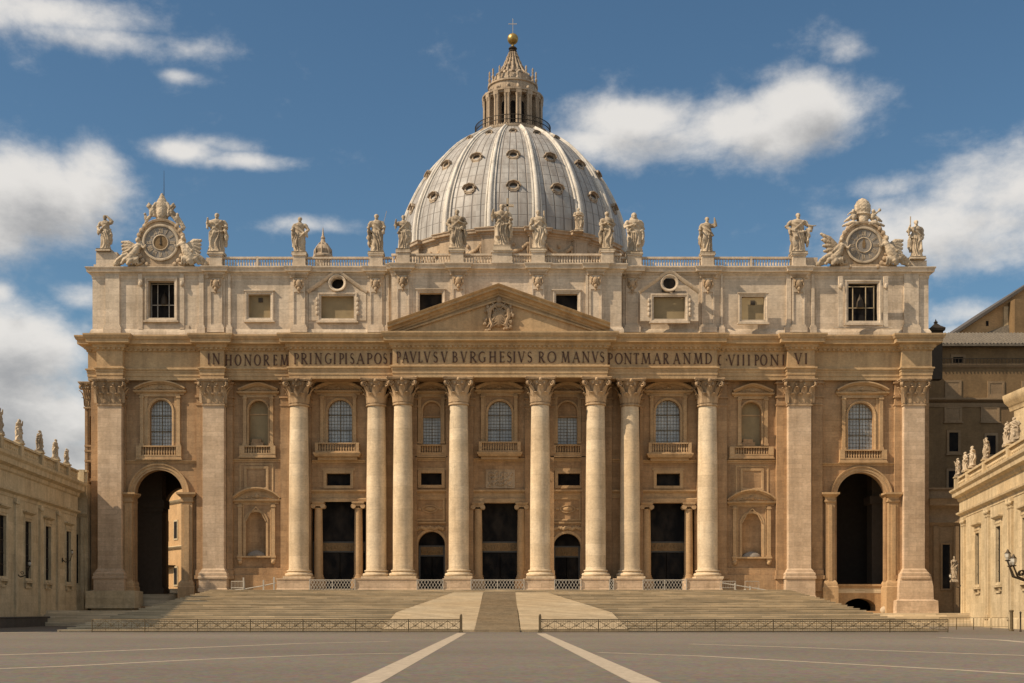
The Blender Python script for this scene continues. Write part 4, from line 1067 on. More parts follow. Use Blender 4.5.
YA = YA0
# attic pilasters with carved console heads
AP = [216,299,376,403,458.5,538,595.5,632,708,798.5]
def attic_pil(px, w=12.5, head=True):
    YA = ya(px); x = W(px,YA-.3); hw = w/7.4/2; mb = MB(); z0, z1 = ZA0+.9, ZA1
    mb.box(-hw-.35,hw+.35,.3-.14,.32,z0,z1)
    mb.box(-hw,-hw+.2,-.12,.3,z0+.1,z1-2.4); mb.box(hw-.2,hw,-.12,.3,z0+.1,z1-2.4); mb.box(-hw+.2,hw-.2,0,.3,z0+.1,z1-2.4); mb.box(-hw,hw,-.12,.3,z1-2.4,z1)
    mb.box(-hw-.3,hw+.3,-.3,.3,ZA0+.4,z0+.25); mb.box(-hw-.15,hw+.15,-.2,.3,z0+.25,z0+.55)
    o = mb.build('attic_pilaster', M['attic'], B, loc=(x,YA-.3,0), smooth=False)
    m2 = MB(); rnd = random.Random(int(px)); zc = z1-1.3
    m2.ell((0,-.28,zc),(.42,.28,.55),10); m2.ell((0,-.35,zc-.75),(.25,.2,.3),8); m2.ell((0,-.42,zc+.1),(.18,.16,.22),8)
    for s in (-1,1): m2.ell((s*.45,-.22,zc+.35),(.22,.2,.25),8); m2.ell((s*.35,-.2,zc-.4),(.18,.18,.25),8); m2.tube([(s*.62,-.2,zc+.7),(s*.6,-.25,zc-.3)],.12,n=6)
    m2.ell((0,-.25,zc-1.15),(.12,.14,.25),7)
    m2.box(-hw-.12,hw+.12,-.32,.3,z1-.45,z1-.2); m2.box(-hw-.2,hw+.2,-.4,.3,z1-.2,z1)
    m2.build('console_head', M['carved'], o)
for px in AP: attic_pil(px)
def attic_plain(a, b, out=.3):
    YA = ya((a+b)/2); mb = MB(); x0,x1 = W(a,YA),W(b,YA); mb.box(x0,x1,YA-out,YA+.05,ZA0+.9,ZA1); mb.box(x0-.25,x1+.25,YA-out-.25,YA+.05,ZA0+.3,ZA0+1.15)
    mb.box(x0-.12,x1+.12,YA-out-.12,YA+.05,ZA0+1.15,ZA0+1.4); mb.build('attic_pilaster', M['attic'], B, smooth=False)
for a,b in ((106,120),(199.5,204),(228.5,231),(386,389),(585.5,588),(720.5,722.5),(786,790.5),(811,814),(903.5,918)): attic_plain(a,b)
mb = MB()
mb.molding([(XA0,189),(XA0,YA),(XC0,YA),(XC0,YCN),(XC1,YCN),(XC1,YA),(XA1,YA),(XA1,189)], [(-.1,ZA0+.9),(.1,ZA0+.9),(.2,ZA0+.7),(.3,ZA0+.5),(.3,ZA0+.0),(-.1,ZA0)]); mb.build('attic_base', M['attic'], B)
cp = [(XA0,189),(XA0,YA)]
br = [(118,None)]
for px in [216,299,376,403,458.5,538,595.5,632,708,798.5]:
    y = ya(px)
    if px == 403: cp += [(XC0,YA),(XC0,YCN)]
    if px == 632: cp += [(XC1,YCN),(XC1,YA)]
    q = 7.5 if px in (376,403,632) else 8
    cp += [(W(px-q,y),y),(W(px-q,y),y-.45),(W(px+q,y),y-.45),(W(px+q,y),y)]
cp += [(XA1,YA),(XA1,189)]
mb = MB(); mb.molding(cp, [(-.3,ZA1-.5),(.06,ZA1-.5),(.1,ZA1-.1),(.25,ZA1),(.3,ZA1+.2),(.62,ZA1+.3),(.66,ZA1+.6),(.8,ZA1+.85),(.8,ZA1+.95),(-.3,ZA1+1.0)])
mb.build('attic_cornice', M['attic'], B, ang=20)
# roof balustrade, one run between each pair of pedestals
ZP = ZA1+.95; YB_ = YA-.05
PD = [(217,12),(300,12),(376.5,13),(403.5,13),(457,13),(502,20),(538,13),(607,12),(634,14),(707,12),(798,13)]
ZPT = Z(253.9, YA-.87)
for px, w in PD:
    yb = ya(px)-.05; x = W(px,yb); hw = w/7.4/2; mb = MB(); zt = ZPT
    mb.box(x-hw,x+hw,yb-.75,yb+1.0,ZP-.002,zt-.2); mb.box(x-hw-.12,x+hw+.12,yb-.87,yb+1.1,zt-.2,zt); mb.box(x-hw-.1,x+hw+.1,yb-.85,yb+1.08,ZP,ZP+.2)
    mb.build('pedestal', M['attic'], B, smooth=False)
def run(x0, x1, yb):
    mb = MB(); n = max(1, round((x1-x0)/6.2)) if x1-x0 > 7 else 1
    for k in range(n):
        xa = x0+(x1-x0)*k/n; xb = x0+(x1-x0)*(k+1)/n
        balus(mb, xa, xb-(.3 if k < n-1 else 0), yb+.1, ZP, Z(257,YB_), .36, .36, .26)
        if k < n-1: mb.box(xb-.3, xb, yb-.15, yb+.35, ZP, Z(256.6,YB_))
    mb.build('roof_balustrade', M['attic'], B)
for (a,wa),(b,wb) in zip(PD, PD[1:]):
    ya_, yb_ = ya(a)-.05, ya(b)-.05
    x0 = W(a+wa/2,ya_); x1 = W(b-wb/2,yb_)
    if abs(ya_-yb_) < .1: run(x0, x1, ya_)
    else:
        xm = XC0 if a < 500 else XC1; run(x0, xm, ya_); run(xm, x1, yb_)
for bx in ((97,118,-.4,1.2,253),(95,120,-.55,1.3,None),(908,926,-.3,1.2,261),(206,211,-.2,1,258),(804.5,818,.2,1,257)):      # solid parapets under the end statues
    mb = MB(); mb.box(W(bx[0],YA),W(bx[1],YA),YA+bx[2],YA+bx[3],ZP-.01,Z(bx[4],YA) if bx[4] else ZP+.35); mb.build('parapet', M['attic'], B, smooth=False)
# ------------------------------------------------------------ dome, drum and lantern (parts of the basilica)
DX, DY = W(512.8, 286), 286.0
def crom(pts, t):
    n = len(pts)-1; x = t*n; i = min(int(x), n-1); f = x-i
    p0, p1, p2, p3 = pts[max(i-1,0)], pts[i], pts[i+1], pts[min(i+2,n)]
    return tuple(.5*((2*b)+(-a+c)*f+(2*a-5*b+4*c-d)*f*f+(-a+3*b-3*c+d)*f**3) for a,b,c,d in zip(p0,p1,p2,p3))
DP = [(25.3,81.4),(25.1,85.0),(24.3,89.0),(22.7,93.2),(20.3,97.8),(17.2,102.0),(13.2,105.8),(8.0,109.1)]
prof = [crom(DP, i/48) for i in range(49)]
def two(mb1, mb2, name, m1, m2, parent, ang=40):
    mb = MB(); mb.add(mb1.v, mb1.f); k = len(mb.f); mb.add(mb2.v, mb2.f)
    me = bpy.data.meshes.new(name); me.from_pydata(mb.v, [], mb.f); me.materials.append(m1); me.materials.append(m2)
    me.polygons.foreach_set('material_index', [0]*k+[1]*(len(mb.f)-k)); me.polygons.foreach_set('use_smooth', [True]*len(mb.f)); me.set_sharp_from_angle(angle=R(ang))
    o = bpy.data.objects.new(name, me); col.objects.link(o); o.parent = parent; return o
def dome():
    n = 16*8; vs = []; L = [0]
    for a, b in zip(prof, prof[1:]): L.append(L[-1]+math.hypot(b[0]-a[0], b[1]-a[1]))
    for r, z in prof:
        for i in range(n+1): a = 2*pi*i/n-pi/2+pi/16; vs.append((r*math.cos(a), r*math.sin(a), z))
    m = n+1; fs = [(j*m+i, j*m+i+1, (j+1)*m+i+1, (j+1)*m+i) for j in range(48) for i in range(n)]
    mb = MB(); mb.add(vs, fs); d = mb.build('dome', M['lead'], B, loc=(DX,DY,0))
    uv = d.data.uv_layers.new(name='uv'); co = [(16*(i%m)/n+.0, L[i//m]/30) for i in range(len(vs))]
    for l in d.data.loops: uv.data[l.index].uv = co[l.vertex_index]
    # ribs: a triple roll, narrowing to the top
    sec = [(-1,0),(-1,.42),(-.72,.50),(-.66,.34),(-.5,.34),(-.42,.85),(-.2,1.0),(0,1.02),(.2,1.0),(.42,.85),(.5,.34),(.66,.34),(.72,.50),(1,.42),(1,0)]
    for k in range(16):
        a = -pi/2+pi/16+k*pi/8; e = Vector((math.cos(a), math.sin(a), 0)); s = Vector((-e.y, e.x, 0)); vs = []
        for j, (r, z) in enumerate(prof):
            t = j/48; w = 1.12*(1-t)+.50*t; h = .95*(1-t)+.5*t
            r2, z2 = prof[min(j+1,48)]; r1, z1 = prof[max(j-1,0)]; tn = Vector((r2-r1, z2-z1)).normalized(); nr = Vector((tn.y, -tn.x))
            for u, v in sec: vs.append(e*(r+nr.x*(v*h-.05))+s*(u*w)+Vector((0,0,z+nr.y*(v*h-.05))))
        q = len(sec); mb = MB(); mb.add(vs, [(j*q+i, j*q+i+1, (j+1)*q+i+1, (j+1)*q+i) for j in range(48) for i in range(q-1)]+[tuple(range(q))])
        mb.build('rib', M['rib'], d, ang=50)
    # three tiers of hooded dormer windows
    for tz, sc, kind in ((90.3,.88,0),(98.0,.84,1),(105.6,.52,1)):
        r = np.interp(tz, [p[1] for p in prof], [p[0] for p in prof]); r2 = np.interp(tz+.6, [p[1] for p in prof], [p[0] for p in prof])
        sl = math.atan2(r-r2, .6)      # lean
        src = None
        for k in range(16):
            a = -pi/2+k*pi/8
            if src is None:
                b1 = MB(); b2 = MB(); s = sc
                b1.sweep([(s*.95*math.cos(2*pi*i/20), s*.75*math.sin(2*pi*i/20)) for i in range(20)][::-1], [(-.6,0),(s*.55,0),(s*.62,s*.12),(s*.62,s*.3),(-.9,s*.36)], 0, closed=True)
                b1.sweep([(s*1.6,-s*.15),(s*1.15,s*.62),(0,s*.98),(-s*1.15,s*.62),(-s*1.6,-s*.15)][::-1], [(-1.6,.0),(s*1.0,0),(s*1.1,s*.12),(s*1.0,s*.26),(-1.6,s*.26)], 0)
                b1.box(-s*1.15,s*1.15,-s*.6,1.0,-s*1.15,-s*.95)
                b1.box(-s*.8,s*.8,-s*.5,1.0,-s*1.5,-s*1.15)
                for q in (-1,1): b1.ell((q*s*1.2,-s*.35,-s*.45),(s*.28,s*.3,s*.5),8)
                b2.prism([(s*.95*math.cos(2*pi*i/20), s*.75*math.sin(2*pi*i/20)) for i in range(20)], -s*.15, .2)
                src = two(b1, b2, 'dormer', M['lantern'], M['dark'], d); o = src
            else: o = src.copy(); col.objects.link(o); o.parent = d
            o.location = ((r-.15)*math.cos(a), (r-.15)*math.sin(a), tz); o.rotation_euler = (-sl*.55, 0, a+pi/2)
    return d
D = dome()
# drum and its attic with garlands
mb = MB(); mb.lathe([(24.5,40),(24.5,73.2),(26.2,73.4),(26.4,74.2),(25.6,74.3),(25.6,79.6)], n=96, cap=False)
drum = mb.build('drum', M['drum'], B, loc=(DX,DY,0))
mb = MB(); path = []
for k in range(16):
    a = pi/2+pi/16-k*pi/8    # going clockwise so that the outside is on the right ... reversed below
    for da, r in ((.075,25.6),(.072,26.5),(-.072,26.5),(-.075,25.6),(-.16,25.6),(-pi/16*1.25,25.6)): path.append((r*math.cos(a+da), r*math.sin(a+da)))
path = path[::-1]
mb.molding(path, [(-.4,79.5),(.1,79.5),(.18,79.8),(.45,79.95),(.5,80.25),(1.0,80.4),(1.05,80.8),(1.25,81.0),(1.25,81.15),(.3,81.5),(-.4,81.6)], closed=True)
mb.build('drum_cornice', M['drum'], drum, ang=25)
for k in range(16):
    a = -pi/2+pi/16+k*pi/8
    mb = MB(); mb.box(-1.75,1.75,-.9,.6,74.2,79.5); mb.box(-1.2,1.2,-1.0,.6,74.9,79.0)
    o = mb.build('drum_pilaster', M['drum'], drum, smooth=False); o.location = (25.6*math.cos(a), 25.6*math.sin(a), 0); o.rotation_euler.z = a+pi/2
    mb = MB(); mb.box(-2.0,2.0,-3.4,1,55,72.5); mb.box(-2.4,2.4,-3.9,1,71,73.2)
    for s in (-1,1): mb.lathe([(.85,56),(.8,60),(.72,69.6),(1.1,71)], s*1.1, -3.6, n=12)
    o = mb.build('drum_buttress', M['drum'], drum); o.location = (25*math.cos(a), 25*math.sin(a), 0); o.rotation_euler.z = a+pi/2
    a2 = a+pi/16; mb = MB(); rnd = random.Random(k)
    for i in range(15):
        t = i/14; x = -3.0+6.0*t; mb.ell((x,-.15,77.9-1.6*math.sin(pi*t)+rnd.random()*.25), (.35+.15*rnd.random(),.35,.38+.1*math.sin(pi*t)), 7)
    for x in (-3.1,0,3.1): mb.ell((x,-.2,78.0),(.35,.3,.45),7)
    for x in (-3.1,3.1): mb.tube([(x,-.15,77.8),(x*.98,-.2,76.9),(x*1.02,-.15,75.6)],[.2,.3,.08],n=6)
    mb.box(-3.7,3.7,-.04,.3,74.5,74.8)
    o = mb.build('drum_garland', M['carved'], drum); o.location = (25.62*math.cos(a2), 25.62*math.sin(a2), 0); o.rotation_euler.z = a2+pi/2
drum.scale = (.965,.965,1)
# lantern
mb = MB(); mb.lathe([(8.6,108.3),(8.9,108.7),(8.9,109.2),(8.3,109.4),(8.3,109.7),(5.1,109.7),(5.1,117.2),(6.6,117.25),(6.7,117.6),(7.0,117.7),(7.0,118.1),(5.4,118.4),(5.4,120.2),(5.7,120.35),(5.7,120.7),(4.8,120.9),(4.5,122.4),(3.6,122.8),(3.3,123.6)], n=48)
lan = mb.build('lantern', M['lantern'], B, loc=(DX,DY,0))
for k in range(16):
    a = -pi/2+pi/16+k*pi/8; ca, sa = math.cos(a), math.sin(a)
    mb = MB(); mb.box(-.34,.34,-2.1,.4,109.7,117.3)
    mb.box(-.62,.62,-2.4,.2,109.7,110.3); mb.box(-.62,.62,-2.45,.2,116.9,117.7)
    for s in (-.36,.36): mb.lathe([(.34,110.3),(.29,110.6),(.26,116.0),(.27,116.2),(.42,116.9)], s, -2.05, n=10)
    o = mb.build('lantern_column', M['lantern'], lan, loc=(4.5*ca,4.5*sa,0)); o.rotation_euler.z = a+pi/2
    mb = MB(); P = []
    for i in range(12):      # scrolled volute
        t = i/11; P.append((0, -1.7+1.6*t+.15*math.sin(pi*t*2), 118.3+2.2*t**1.3))
    mb.tube(P, [.3-.08*i/11 for i in range(12)], n=6); mb.ell((0,-1.55,118.7),(.32,.45,.45),8)
    o = mb.build('volute', M['lantern'], lan, loc=(4.5*ca,4.5*sa,0)); o.rotation_euler.z = a+pi/2
    mb = MB(); mb.lathe([(.34,120.6),(.34,121.1),(.18,121.3),(.34,121.8),(.3,122.1),(.12,122.4),(.26,122.8),(.16,123.1),(.24,123.5),(.05,123.9)], 5.35*ca, 5.35*sa, n=8); mb.build('candelabrum', M['lantern'], lan)
    a2 = a+pi/16
    mb = MB(); mb.prism(arch(0,.52,110.5,115.2,8), -.08, .1); o = mb.build('lantern_window', M['darkglass'], lan, smooth=False, loc=(5.12*math.cos(a2),5.12*math.sin(a2),0)); o.rotation_euler.z = a2+pi/2
mb = MB(); mb.lathe([(4.3,122.6),(3.3,123.0),(3.1,123.3),(2.6,123.5),(2.45,124.6),(2.1,124.8),(1.9,125.9),(1.55,126.1),(1.35,127.1),(1.1,127.3),(.85,128.4),(.7,129.0)], n=32)
for k in range(16):
    a = k*pi/8; mb.tube([(q*math.cos(a),q*math.sin(a),z) for q,z in ((4.0,122.9),(3.1,123.7),(2.1,125.5),(1.38,127.2),(.9,128.6))], [.26,.24,.2,.15,.1], n=6)
    for q,z in ((3.3,123.6),(2.55,124.9),(1.85,126.2),(1.35,127.4)): mb.ell((q*math.cos(a),q*math.sin(a),z),(.2,.2,.26),6)
mb.build('spire', M['lantern'], lan)
mb = MB(); mb.lathe([(.75,128.6),(.95,128.9),(.7,129.2),(1.0,129.5),(.8,129.8),(.4,129.95),(.3,130.1)], n=16); mb.build('spire_collar', M['iron'], lan)
mb = MB(); mb.ell((0,0,131.75),(1.24,1.24,1.24),28); mb.lathe([(.3,129.9),(.3,130.8)], n=10); mb.build('ball', M['gold'], lan)
mb = MB(); mb.box(-.06,.06,-.06,.06,132.9,136.2); mb.box(-.85,.85,-.05,.05,135.1,135.25)
for p in ((0,136.25),(-.88,135.17),(.88,135.17)): mb.ell((p[0],0,p[1]),(.10,.08,.10),8)
mb.build('cross', M['white'], lan)
mb = MB()
for k in range(96):
    a = 2*pi*k/96; mb.box(8.55*math.cos(a)-.05,8.55*math.cos(a)+.05,8.55*math.sin(a)-.05,8.55*math.sin(a)+.05,109.2,111.3)
for z in (111.3,110.3): mb.lathe([(8.48,z),(8.48,z+.12),(8.62,z+.12),(8.62,z)], n=96, cap=False)
mb.build('gallery_rail', M['iron'], lan)
# the small lantern of a lesser cupola, just showing above the balustrade
x, y = W(323,215), 215
mb = MB(); mb.lathe([(6,50),(5.8,53),(4.8,56.5),(2.8,59),(1.3,60.0),(1.25,61.9),(1.7,62.1),(1.7,62.4),(1.3,62.8),(1.45,63.4),(1.1,64.1),(.55,64.5),(.3,65.3),(.4,65.5),(.2,65.9),(.08,67.0),(.02,67.4)], n=24)
for k in range(8): a = k*pi/4; mb.tube([(1.5*math.cos(a),1.5*math.sin(a),62.4),(1.45*math.cos(a),1.45*math.sin(a),63.4),(.6*math.cos(a),.6*math.sin(a),64.6)], .13, n=5)
mb.box(-6,6,-6,6,43,50.2); mb.build('minor_cupola', M['lantern'], B, loc=(x,y,0))

# ------------------------------------------------------------ sculpture
def ridged(x): return 1-abs(math.sin(x))
def sculpt(mb, voxel, amp=.012, seed=0, folds=True, axis=(0,0)):
    """fuse overlapping volumes into one carved surface and cut folds into it"""
    me = bpy.data.meshes.new('tmp'); me.from_pydata([tuple(v) for v in mb.v], [], mb.f); o = bpy.data.objects.new('tmp', me); col.objects.link(o)
    md = o.modifiers.new('r', 'REMESH'); md.mode = 'VOXEL'; md.voxel_size = voxel
    sm = o.modifiers.new('s', 'SMOOTH'); sm.iterations = 2; sm.factor = .5
    dg = bpy.context.evaluated_depsgraph_get(); out = bpy.data.meshes.new_from_object(o.evaluated_get(dg))
    bpy.data.objects.remove(o); bpy.data.meshes.remove(me)
    nv = len(out.vertices); co = np.empty(nv*3); no = np.empty(nv*3); out.vertices.foreach_get('co', co); out.vertices.foreach_get('normal', no)
    co = co.reshape(-1,3); no = no.reshape(-1,3); rnd = np.random.RandomState(seed); ph = rnd.rand(6)*6.28
    x, y, z = co[:,0], co[:,1], co[:,2]; th = np.arctan2(y-axis[1], x-axis[0])
    if folds:
        w = th+.35*np.sin(z*9+ph[0])+.5*z+.25*np.sin(x*30+ph[1])
        f1 = 1-np.abs(np.sin(w*5.0+ph[2])); mask = np.clip((.80-z)/.1,0,1)*np.clip((z-.02)/.04,0,1)
        diag = 1-np.abs(np.sin((x*1.2+z*1.6)*17+ph[3]+np.sin(y*20)))
        up = np.clip((z-.45)/.12,0,1)
        d = (f1*(1-up)*1.6+diag*up*.9)*mask*amp-amp*.6*mask
    else:
        d = amp*(np.sin(x*23+ph[0]+2*np.sin(z*13))*np.sin(z*27+ph[1]+2*np.sin(x*11))*.8)
    co += no*d[:,None]; out.vertices.foreach_set('co', co.ravel())
    out.polygons.foreach_set('use_smooth', [True]*len(out.polygons)); out.update()
    return out
def figure(seed, larm='down', rarm='down', lean=0., wide=1., beard=True, hood=False, mitre=False, head=(0,0)):
    """robed standing figure of unit height facing -y; l = viewer's left"""
    rnd = random.Random(seed); mb = MB(); hip = .02*(1 if seed%2 else -1); W_ = wide
    mb.lathe([(.135,0),(.14,.02),(.125,.12),(.118,.30),(.120,.45),(.108,.56),(.112,.66),(.125,.74),(.105,.80),(.05,.835)], hip*.6, 0, n=20, sx=W_, sy=.80)
    mb.ell((hip*2.2,-.045,.42),(.07*W_,.065,.20),12); mb.ell((hip*2+.045*(1 if seed%2 else -1),-.075,.27),(.045,.05,.17),10)     # forward thigh and knee
    mb.ell((-hip*1.5,-.03,.22),(.05,.07,.2),10)
    for s in (-1,1): mb.ell((s*.045,-.095,.018),(.03,.06,.02),8)
    mb.ell((0,-.005,.735),(.135*W_,.075,.075),14)
    for s in (-1,1): mb.ell((s*.118*W_,0,.755),(.052,.055,.06),10)
    hx, hy = lean+head[0]*.02, -.018+head[1]
    mb.tube([(lean*.5,0,.79),(hx,hy*.6,.87)], [.043,.036], n=10)
    mb.ell((hx,hy,.922),(.046,.054,.062),14)                                   # skull
    mb.ell((hx,hy-.050,.915),(.012,.016,.022),6)                               # nose
    mb.ell((hx,hy-.040,.936),(.030,.014,.010),6)                               # brow
    if beard: mb.ell((hx,hy-.035,.872),(.028,.028,.042),8)
    mb.ell((hx,hy+.018,.935),(.054,.052,.058),10)                              # hair
    if hood: mb.ell((hx,hy+.012,.925),(.062,.058,.078),12); mb.ell((hx,.03,.82),(.10,.06,.10),10)
    if mitre: mb.lathe([(.050,.955),(.056,1.0),(.035,1.05),(.005,1.08)], hx, hy, n=10, sy=.6)
    def arm(s, kind):
        sh = Vector((s*.128*W_, 0, .755))
        P = {'down': ((s*.165*W_,.01,.62),(s*.15*W_,-.045,.49)), 'chest': ((s*.175*W_,-.02,.62),(s*.05,-.115,.655)), 'out': ((s*.20,-.03,.66),(s*.32,-.06,.655)),
             'up': ((s*.20,-.02,.72),(s*.17,-.06,.90)), 'hip': ((s*.20*W_,.0,.63),(s*.11,-.09,.53)), 'hold': ((s*.17*W_,-.03,.62),(s*.16,-.14,.60)), 'bless': ((s*.19,-.04,.66),(s*.17,-.12,.79)),
             'wide': ((s*.22,-.02,.70),(s*.36,-.05,.73)), 'head': ((s*.19,-.03,.78),(s*.07,-.03,.93))}[kind]
        e, h = Vector(P[0]), Vector(P[1])
        mb.tube([sh, sh.lerp(e,.5), e], [.050,.047,.042], n=10); mb.tube([e, e.lerp(h,.5), h], [.042,.036,.024], n=10)
        d = (h-e).normalized(); mb.ell(h+d*.022,(.022,.020,.028),8)
        for q in range(3): mb.ell(h+d*.045+Vector(((q-1)*.012,0,0)),(.007,.008,.016),5)
        if kind in ('chest','hold','out','hip','bless','wide'):      # sleeve hanging from the forearm
            m = e.lerp(h,.45); mb.ell(m-Vector((0,0,.075)),(.035 if kind != 'out' else .06,.03,.095),8)
    arm(-1, larm); arm(1, rarm)
    # cloak over one shoulder and across the hips
    sgn = 1 if seed%3 else -1
    mb.tube([(sgn*.10*W_,-.05,.79),(sgn*.03,-.072,.68),(-sgn*.08,-.075,.56),(-sgn*.13,-.03,.46)], [.03,.03,.03,.03], n=8)
    mb.tube([(-sgn*.12*W_,-.03,.50),(0,-.09,.48),(sgn*.12*W_,-.045,.53),(sgn*.165*W_,.01,.60)], [.03,.022,.03,.03], n=8)
    mb.ell((0,.055,.45),(.13*W_,.06,.36),12)
    mb.ell((sgn*.15*W_,.02,.36),(.04,.05,.22),8); mb.tube([(sgn*.15*W_,-.02,.60),(sgn*.165*W_,-.03,.4),(sgn*.15*W_,-.02,.2)], [.03,.04,.015], n=7)
    return mb
FIG = {}
def fig_mesh(key, **k):
    if key not in FIG:
        seed = k.pop('seed'); me = sculpt(figure(seed, **k), .0100, .019, seed); me.name = 'statue'; me.materials.append(M['statue']); FIG[key] = me
    return FIG[key]
def statue(px, pyt, pyb, Y, label, key, base=.07, rz=0, extra=None, group=None, name='statue', sq=1., **k):
    if pyb == ZPT:
        Y = ya(px)-.05+.2; z0 = ZPT
    else: z0 = Z(pyb,Y)
    me = fig_mesh(key, **k); z1 = Z(pyt,Y); H = z1-z0; b = base*H; s = (H-b)/(1.08 if k.get('mitre') else .99)
    root = empty(name, (W(px,Y),Y,z0), rz, label=label, cat='statue', group=group)
    o = bpy.data.objects.new('figure', me); col.objects.link(o); o.parent = root; o.location.z = b-.01; sq *= 1.18; o.scale = (s*sq,s*1.1,s)
    mb = MB(); w = .165*s*sq
    mb.molding([(-w,-w),(w,-w),(w,w),(-w,w)], [(-.1,0),(.06,0),(.06,b*.3),(0,b*.45),(0,b*.85),(.04,b),(-.1,b)], closed=True); mb.box(-w+.05,w-.05,-w+.05,w-.05,0,b-.002)
    mb.build('base', M['statue'], root)
    if extra: extra(root, s, b)
    return root
def staff(x, z0, z1, lean=0, y=-.14, r=.008, cross=False, blade=False):
    def f(root, s, b):
        mb = MB(); mb.tube([(x*s,y*s,b+z0*s),((x+lean)*s,y*s,b+z1*s)], r*s, n=6)
        if cross:
            zc = b+(z1*.86+z0*.14)*s; xx = (x+lean*.86)*s; mb.tube([(xx-.09*s,y*s,zc),(xx+.09*s,y*s,zc)], r*s*1.1, n=6)
        mb.build('cross' if cross else 'staff', M['statue'], root)
    return f
def bigcross(root, s, b):
    mb = MB(); mb.box(.10*s,.15*s,-.02*s,.03*s,b+.0,b+1.12*s); mb.box(-.02*s,.27*s,-.02*s,.03*s,b+.93*s,b+.98*s); mb.build('cross', M['statue'], root)
YS = 171.2
G = 'stone statues along the roof balustrade'
statue(105,215,252.8,YS,'stone statue with an arm raised to its head, left of the left clock','a',seed=1,larm='hip',rarm='head',hood=False,wide=.85,group=G)
statue(217,213,ZPT,YS,'broad robed stone statue with hand held out left, just right of the left clock','b',seed=4,larm='bless',rarm='hold',wide=1.25,group=G)
statue(300,217,ZPT,YS,'stone statue with bowed shoulders standing beside the small cupola tip','c',seed=6,larm='hold',rarm='hip',wide=1.0,group=G)
statue(376.5,214,ZPT,YS,'stone statue in profile with a thin staff slanting up on its right','d',seed=3,larm='hold',rarm='hold',wide=1.0,group=G,extra=staff(.17,.62,1.02,.10,r=.006))
statue(403.5,215,ZPT,YS,'slim stone statue holding an object up, at the left foot of the dome','e',seed=5,larm='bless',rarm='down',wide=.95,group=G)
statue(457,209.5,ZPT,YS,'long haired stone statue before the dome, next left of the tall central statue','f',seed=8,larm='hip',rarm='chest',wide=1.05,group=G)
statue(502,204,ZPT,YS,'tallest stone statue with a cross at its side, above the pediment top','g',base=.12,seed=10,larm='bless',rarm='hold',wide=1.05,extra=bigcross,group=G)
statue(538,210,ZPT,YS,'stone statue with thick curly hair before the dome, next right of the tall central statue','h',seed=7,larm='hold',rarm='down',wide=.9,group=G,extra=staff(.15,0,.97,0,y=.0,r=.022))
statue(578.5,208,232.5,262.6,'small stone statue standing high on the drum ledge of the dome','e2',seed=13,larm='chest',rarm='chest',wide=1.0,group=G)
statue(607,211.5,ZPT,YS,'slender stone statue with folded arms before the shaded side of the dome','i',seed=9,larm='chest',rarm='chest',wide=.85,beard=False,group=G)
statue(634,213,ZPT,YS,'broad draped stone statue at the right foot of the dome','j',seed=11,larm='chest',rarm='down',hood=True,wide=1.15,group=G)
statue(707,217,ZPT,YS,'stone statue standing alone between dome and right clock with a raised right arm','k',seed=12,larm='hold',rarm='up',wide=1.0,group=G)
statue(798,213,ZPT,YS,'stone statue stretching its arm out to the right, just left of the right clock','l',seed=14,larm='hip',rarm='out',wide=1.25,group=G)
statue(916,220,260.8,YS,'stone statue holding up a short staff at the far right corner of the attic','m',seed=15,larm='bless',rarm='down',wide=.9,group=G,extra=staff(-.19,.74,1.04,0,r=.014))

# ---- clocks with their carved surrounds
def angel(mirror, wing_up=False):
    """winged figure reclining against the clock, leaning to +x, unit = metres"""
    mb = MB(); s = 1
    mb.tube([(-.9,-.3,.5),(-.3,-.5,1.2),(.3,-.45,2.0),(.75,-.4,2.9)], [.35,.62,.62,.42], n=12)
    mb.tube([(-.3,-.6,1.1),(-1.0,-.7,.9),(-1.5,-.55,.25)], [.42,.34,.2], n=10); mb.tube([(-.1,-.7,1.0),(-.2,-.95,.6),(-.6,-.9,.05)], [.4,.33,.2], n=10)
    mb.ell((.78,-.42,3.05),(.55,.42,.40),12); mb.tube([(.8,-.42,3.2),(.75,-.5,3.6)], .17, n=8); mb.ell((.72,-.55,3.85),(.28,.3,.36),12); mb.ell((.74,-.46,3.95),(.33,.31,.32),10); mb.ell((.70,-.86,3.82),(.07,.08,.12),6)
    mb.tube([(1.15,-.5,3.1),(1.6,-.7,2.6),(1.9,-.8,3.1)], [.22,.19,.12], n=8); mb.tube([(.4,-.5,3.0),(-.1,-.8,2.5),(-.5,-.9,2.1)], [.22,.2,.12], n=8); mb.ell((-.6,-.95,2.05),(.14,.13,.16),7)
    for i in range(5): mb.tube([(-.2+.25*i,-.75,1.5-.05*i),(-.5+.3*i,-.9,.9),(-.75+.42*i,-.8,.1)], [.16,.22,.1], n=6)
    tip = (-1.7,0,3.7) if not wing_up else (-2.0,0,5.0)
    for i in range(5):     # wing: overlapping feathers folded back from the shoulder
        t = i/4; e = Vector(tip).lerp(Vector((-1.5,-.1,1.4)), t); a = Vector((.3,-.05,3.0-.5*t))
        mb.tube([a, a.lerp(e,.5)+Vector((0,.05,.2*(1-t))), e], [.34,.42,.18], n=7)
    for k in range(5): mb.ell((-.6-.42*k,-.25,1.25-.22*k),(.45,.4,.42),8)          # clouds and drapery sloping outwards
    for k in range(4): mb.ell((1.2-.35*k,-.3,3.4-.55*k),(.4,.3,.45),8)
    mb.tube([(-.4,-.5,1.9),(-1.2,-.6,1.5),(-2.0,-.5,.9),(-2.5,-.4,.2)], [.25,.34,.3,.14], n=8)
    if mirror: mb.v = [(-x,y,z) for x,y,z in mb.v]; mb.f = [f[::-1] for f in mb.f]
    me = sculpt(mb, .085, .05, 3+int(mirror)+2*int(wing_up), folds=False); me.name = 'angel'; me.materials.append(M['statue']); return me
